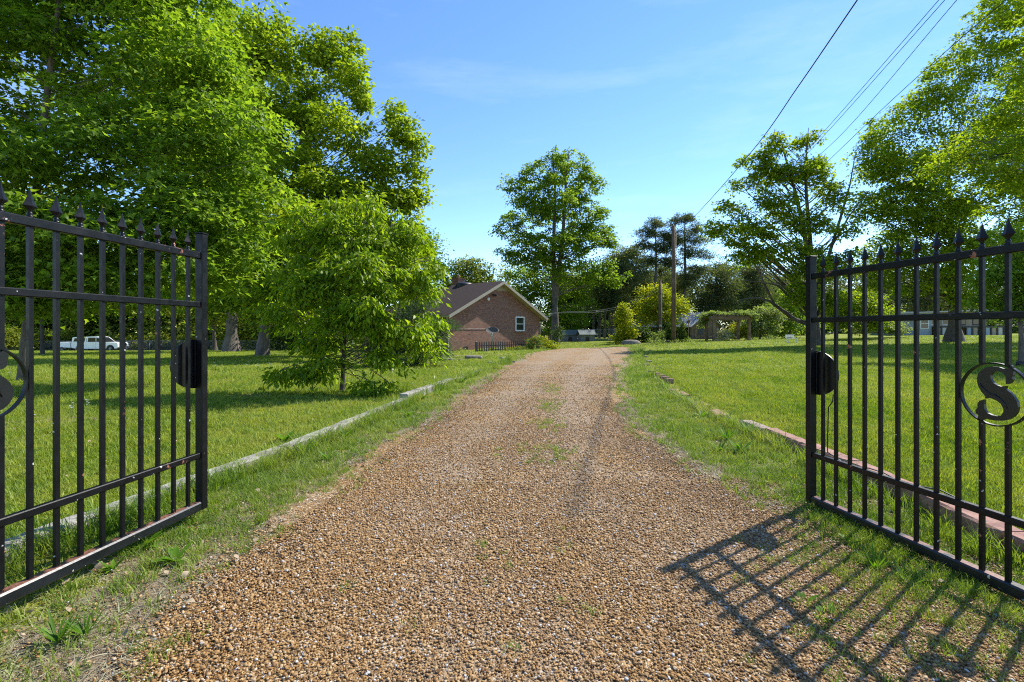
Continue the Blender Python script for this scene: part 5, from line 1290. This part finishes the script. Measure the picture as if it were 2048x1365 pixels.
# nearer branches entering from the right, trunk outside the frame
bl = [blob(*p) for p in [(1990,240,22,60,24),(1930,300,22,50,18),(2050,300,21,70,30),(2080,180,22,80,60),(1880,335,22,34,12),(2000,350,21,80,22),(2060,420,21,70,36),(2150,280,22,120,120),(2250,150,23,140,160),(2300,350,22,130,120),(2180,-20,23,120,100)]]
T('maple_tree', gbase(2300,23), bl, .32, LM['sparse'], BK, 900, 44, .5, .17,.13, 'm', seed=56, label='tree at the right frame edge whose pale limbs reach in', inner=.2, twigs=.4, rag=.25, tdown=.2, limb_k=.5, split=5)
# slim tree at the right frame edge
bl = [blob(*p) for p in [(2030,520,16.5,70,36),(1990,560,16.5,50,26),(2070,560,16,60,40),(2020,600,16.5,56,24),(1965,600,16.5,28,16),(2080,610,16,50,26),(2040,470,16.5,50,26)]]
T('young_maple', gbase(2043,16.3), bl, .085, LM['mid'], BK, 330, 26, .36, .13,.10, 'm', seed=57, label='slim young tree at the right frame edge beyond the letter S', inner=.25, trunk_top=3.4, crown_base=1.6)
m = MB(); m.lathe([(.10,0),(.12,.02),(.115,.16),(.10,.18)], (0,0,0), 12); o = m.build('trunk_guard', BLACKP, None, label='black guard ring round the foot of the slim young tree', cat='trunk guard'); o.location = gbase(2043,16.3); o.scale = (1.15,1.15,1)
# small trunked trees on the left lawn
T('small_maple', gbase(85,36), [blob(*p) for p in [(60,590,36,70,30),(120,600,36,60,24),(90,570,36,80,40),(30,610,36,50,20)]], .14, LM['maple'], BKD, 330, 24, .6, .22,.18, seed=58, label='slim dark trunked tree between the first bars of the left gate', inner=.3, flare=1.2)
T('small_maple', gbase(281,50), [blob(*p) for p in [(270,590,50,60,34),(320,600,50,50,26),(230,600,50,40,24)]], .2, LM['hedge'], BKD, 220, 24, .8, .28,.2, seed=59, label='trunk in the shade left of the truck, seen right of the road edge', inner=.3, flare=1.3)
T('dark_evergreen', gbase(580,46), [blob(*p) for p in [(560,640,46,60,34),(620,660,46,60,26),(540,600,46,60,40),(650,620,46,50,40),(700,650,46,50,34),(600,680,46,60,12)]], .3, LM['dark'], BKD, 420, 30, .9, .32,.12, seed=60, label='dark evergreen thicket tree behind the two large trunks')
T('dark_evergreen', gbase(430,58), [blob(*p) for p in [(410,620,58,40,30),(450,600,58,40,40),(380,600,58,40,30)]], .25, LM['hedge'], BKD, 220, 28, 1.0, .34,.24, seed=61, label='tree behind the end post of the left gate')
# rose and plants at the house corner
T('rose_bush', gbase(1066,33.6), [blob(*p) for p in [(1066,686,33.6,12,9),(1074,676,33.6,11,8),(1058,694,33.6,10,6)]], .02, LM['rose'], BKD, 60, 20, .2, .10,.06, seed=62, label='sprawling rose bush over the end of the picket fence', cat='shrub')
T('rose_bush', gbase(1092,35.5), [blob(*p) for p in [(1092,684,35.5,13,8),(1104,692,35.5,12,6),(1086,676,35.5,8,6)]], .02, LM['yellow'], BKD, 60, 20, .2, .11,.07, seed=63, label='leafy bright bush at the right corner of the brick house', cat='shrub')
T('flower_clump', gbase(1035,33), [blob(*p) for p in [(1035,697,33,16,5),(1015,699,32.5,12,4),(1050,700,33,12,5)]], .01, LM['rose'], BKD, 50, 20, .16, .09,.04, seed=64, label='low flowering clump in front of the black picket fence', cat='plant', hang=-.8)
T('sapling', gbase(1115,38), [blob(*p) for p in [(1115,668,38,12,12),(1120,655,38,9,8),(1110,682,38,9,5)]], .02, LM['dark'], BKD, 50, 18, .25, .12,.07, seed=65, label='thin dark sapling at the foot of the forked tree', cat='sapling', inner=.1)

# far woods: one mass each
def woods(name, spec, leaf, ncl, per, cs, L, W, label, seed, cat='woods'):
    rg = np.random.default_rng(seed); bl = []
    for (px0, px1, y0, y1, d0, d1, n, r) in spec:
        for i in range(n):
            px = rg.uniform(px0,px1); py = rg.uniform(y0,y1); d = rg.uniform(d0,d1); bl.append(blob(px,py,d,r*rg.uniform(.7,1.3),r*rg.uniform(.6,1.1)))
    V, Q, r, C, B = make_crown(rg, bl, ncl, per, cs, L, W, 'd', inner=.3)
    m = MB()
    return link(name, np_mesh(name, V, Q, r), leaf, None, label=label, cat=cat, kind='stuff')
woods('roadside_woods', [(-400,560,590,690,84,96,70,60),(-250,480,560,690,71,84,90,42),(-250,480,400,600,78,90,50,60),(440,760,500,690,66,84,50,40)], LM['hedge'], 6500, 36, 1.4, .60,.46, 'thick mixed green woods behind the road and the chain link fence', 90)
woods('roadside_brush', [(-150,30,660,690,60,64,20,22),(60,140,665,690,67,69,16,16),(235,300,678,694,67,69,12,10),(300,420,672,690,68,70,14,12)], LM['hedge'], 1100, 30, .6, .26,.17, 'scrubby brush along the chain link fence by the road', 91, 'brush')
woods('pine_woods', [(1150,1600,560,650,78,95,60,40),(860,1160,600,660,80,95,30,36),(1600,2500,570,650,84,100,90,52),(1130,1640,555,600,84,96,46,34)], LM['pine'], 4200, 44, 1.5, .70,.22, 'dark pine woods closing the view behind the garden', 92)
woods('far_hedgerow', [(860,1240,650,682,72,76,40,18),(1120,1290,612,668,74,82,26,20),(1120,1300,570,620,78,84,20,26),(1500,1800,655,676,62,70,30,20),(1900,2300,640,664,64,74,30,22)], LM['dark'], 2600, 36, .9, .42,.32, 'low dark hedgerow along the back of the garden', 93, 'hedge')
woods('lawn_weeds', [(1270,1400,683,690,38,41,10,12),(1500,1600,679,682,46,48,8,10),(880,1060,700,705,31,33,8,7)], LM['grape'], 170, 20, .22, .12,.05, 'rough grass and weeds round the pole and house foundations', 94, 'weeds')
# white meadow flowers in the left lawn
fm = simple('petal', (.65,.68,.72), .6, .1, 5); sm_ = simple('stem', (.08,.15,.03), .7, .2, 5)
def flower_mesh(seed):
    r = random.Random(seed); m = MB()
    for k in range(5):
        a = r.uniform(0,6.28); q = Vector((math.cos(a)*.04*r.random(), math.sin(a)*.04*r.random(), r.uniform(.14,.24)))
        m.tube([(q.x*.3,q.y*.3,0),q], .0016, 3, mi=1)
        for j in range(6):
            b_ = j*1.047+a; t = q+Vector((math.cos(b_)*.016, math.sin(b_)*.016, .004)); s = Vector((-math.sin(b_),math.cos(b_),0))*.006
            m.add([q, q.lerp(t,.6)+s, t, q.lerp(t,.6)-s], [(0,1,2,3)])
    me = bpy.data.meshes.new('flower'); me.from_pydata(m.v, [], m.f); me.polygons.foreach_set('material_index', m.m); me.materials.append(fm); me.materials.append(sm_); return me
FL = [flower_mesh(i) for i in range(3)]
for i, (px, py, lab) in enumerate([(143,853,'wildflowers left of the fourth gate bar in tree shade'),(175,842,'wildflowers in the tree shade right of their twin'),(62,875,'wildflowers in the tree shade by the ring of the left gate'),(225,748,'tall wildflowers between the middle bars of the left gate'),(240,755,'wildflowers beside the tall ones between the middle bars'),
      (495,740,'wildflowers in the lawn right of the left gate post'),(515,745,'wildflowers in the lawn farther right of the gate post'),(540,742,'wildflowers below the large flared trunk'),(430,745,'wildflowers close to the left gate post'),(20,765,'wildflowers inside the ring of the left gate')]):
    d = (CAMH+.05)*F/(py-HOR); x = (px-1024)*d/F
    o = bpy.data.objects.new('wildflower', FL[i % 3]); COL.objects.link(o); o.location = (x,d,gz(x,d)); s = 1.0 if py > 800 else 1.3; o.scale = (s,s,s)
    o.rotation_euler = (0,0,i); tag(o, lab, 'wildflowers', 'pale wildflowers in the left lawn')

# ------------------------------------------------------------------ light, sky, camera
w = bpy.data.worlds.new('World'); scene.world = w; w.use_nodes = True
nt = w.node_tree; bg = nt.nodes['Background']
sky = nt.nodes.new('ShaderNodeTexSky'); sky.sky_type = 'NISHITA'; sky.sun_disc = False
sky.sun_elevation = EL; sky.sun_rotation = AZ; sky.air_density = 1.0; sky.dust_density = 0.0; sky.ozone_density = 2.6; sky.altitude = 1300
hs = nt.nodes.new('ShaderNodeHueSaturation'); hs.inputs['Saturation'].default_value = 1.15; hs.inputs['Hue'].default_value = .506; nt.links.new(sky.outputs[0], hs.inputs['Color'])
tc = nt.nodes.new('ShaderNodeTexCoord'); mp = nt.nodes.new('ShaderNodeMapping'); mp.inputs['Scale'].default_value = (1.1,2.6,7); mp.inputs['Rotation'].default_value = (.2,.35,.6)
nt.links.new(tc.outputs['Generated'], mp.inputs[0])
cf = ramp(nt, noise(nt, 1.6, 7, mp.outputs[0], .62), [(.50,(0,0,0)),(.80,(.16,.16,.16))])
cl = mixc(nt, cf, hs.outputs[0], (4.6,5.0,5.6))
nt.links.new(cl, bg.inputs[0]); bg.inputs[1].default_value = .15
sl_ = bpy.data.lights.new('sun', 'SUN'); sl_.energy = 4.3; sl_.angle = R(.55); sl_.color = (1,.95,.86)
so = bpy.data.objects.new('sun', sl_); COL.objects.link(so)
dv = Vector((math.sin(AZ)*math.cos(EL), math.cos(AZ)*math.cos(EL), math.sin(EL)))
so.rotation_euler = dv.to_track_quat('Z','Y').to_euler(); so.location = (30,30,40)
cam = bpy.data.cameras.new('camera'); cam.lens = F*36/2048; cam.sensor_width = 36; cam.clip_end = 2000; cam.clip_start = .05
cam.shift_y = -(682.5-HOR)/2048
co = bpy.data.objects.new('camera', cam); COL.objects.link(co); co.location = (0,0,CAMH); co.rotation_euler = (R(90),0,0)
scene.camera = co
scene.view_settings.view_transform = 'Standard'; scene.view_settings.look = 'None'; scene.view_settings.exposure = 1.02
scene.cycles.filter_width = 1.1
scene.cycles.max_bounces = 8; scene.cycles.diffuse_bounces = 5; scene.cycles.transmission_bounces = 6; scene.cycles.use_denoising = False
try: scene.cycles.denoiser = 'OPENIMAGEDENOISE'
except Exception: pass
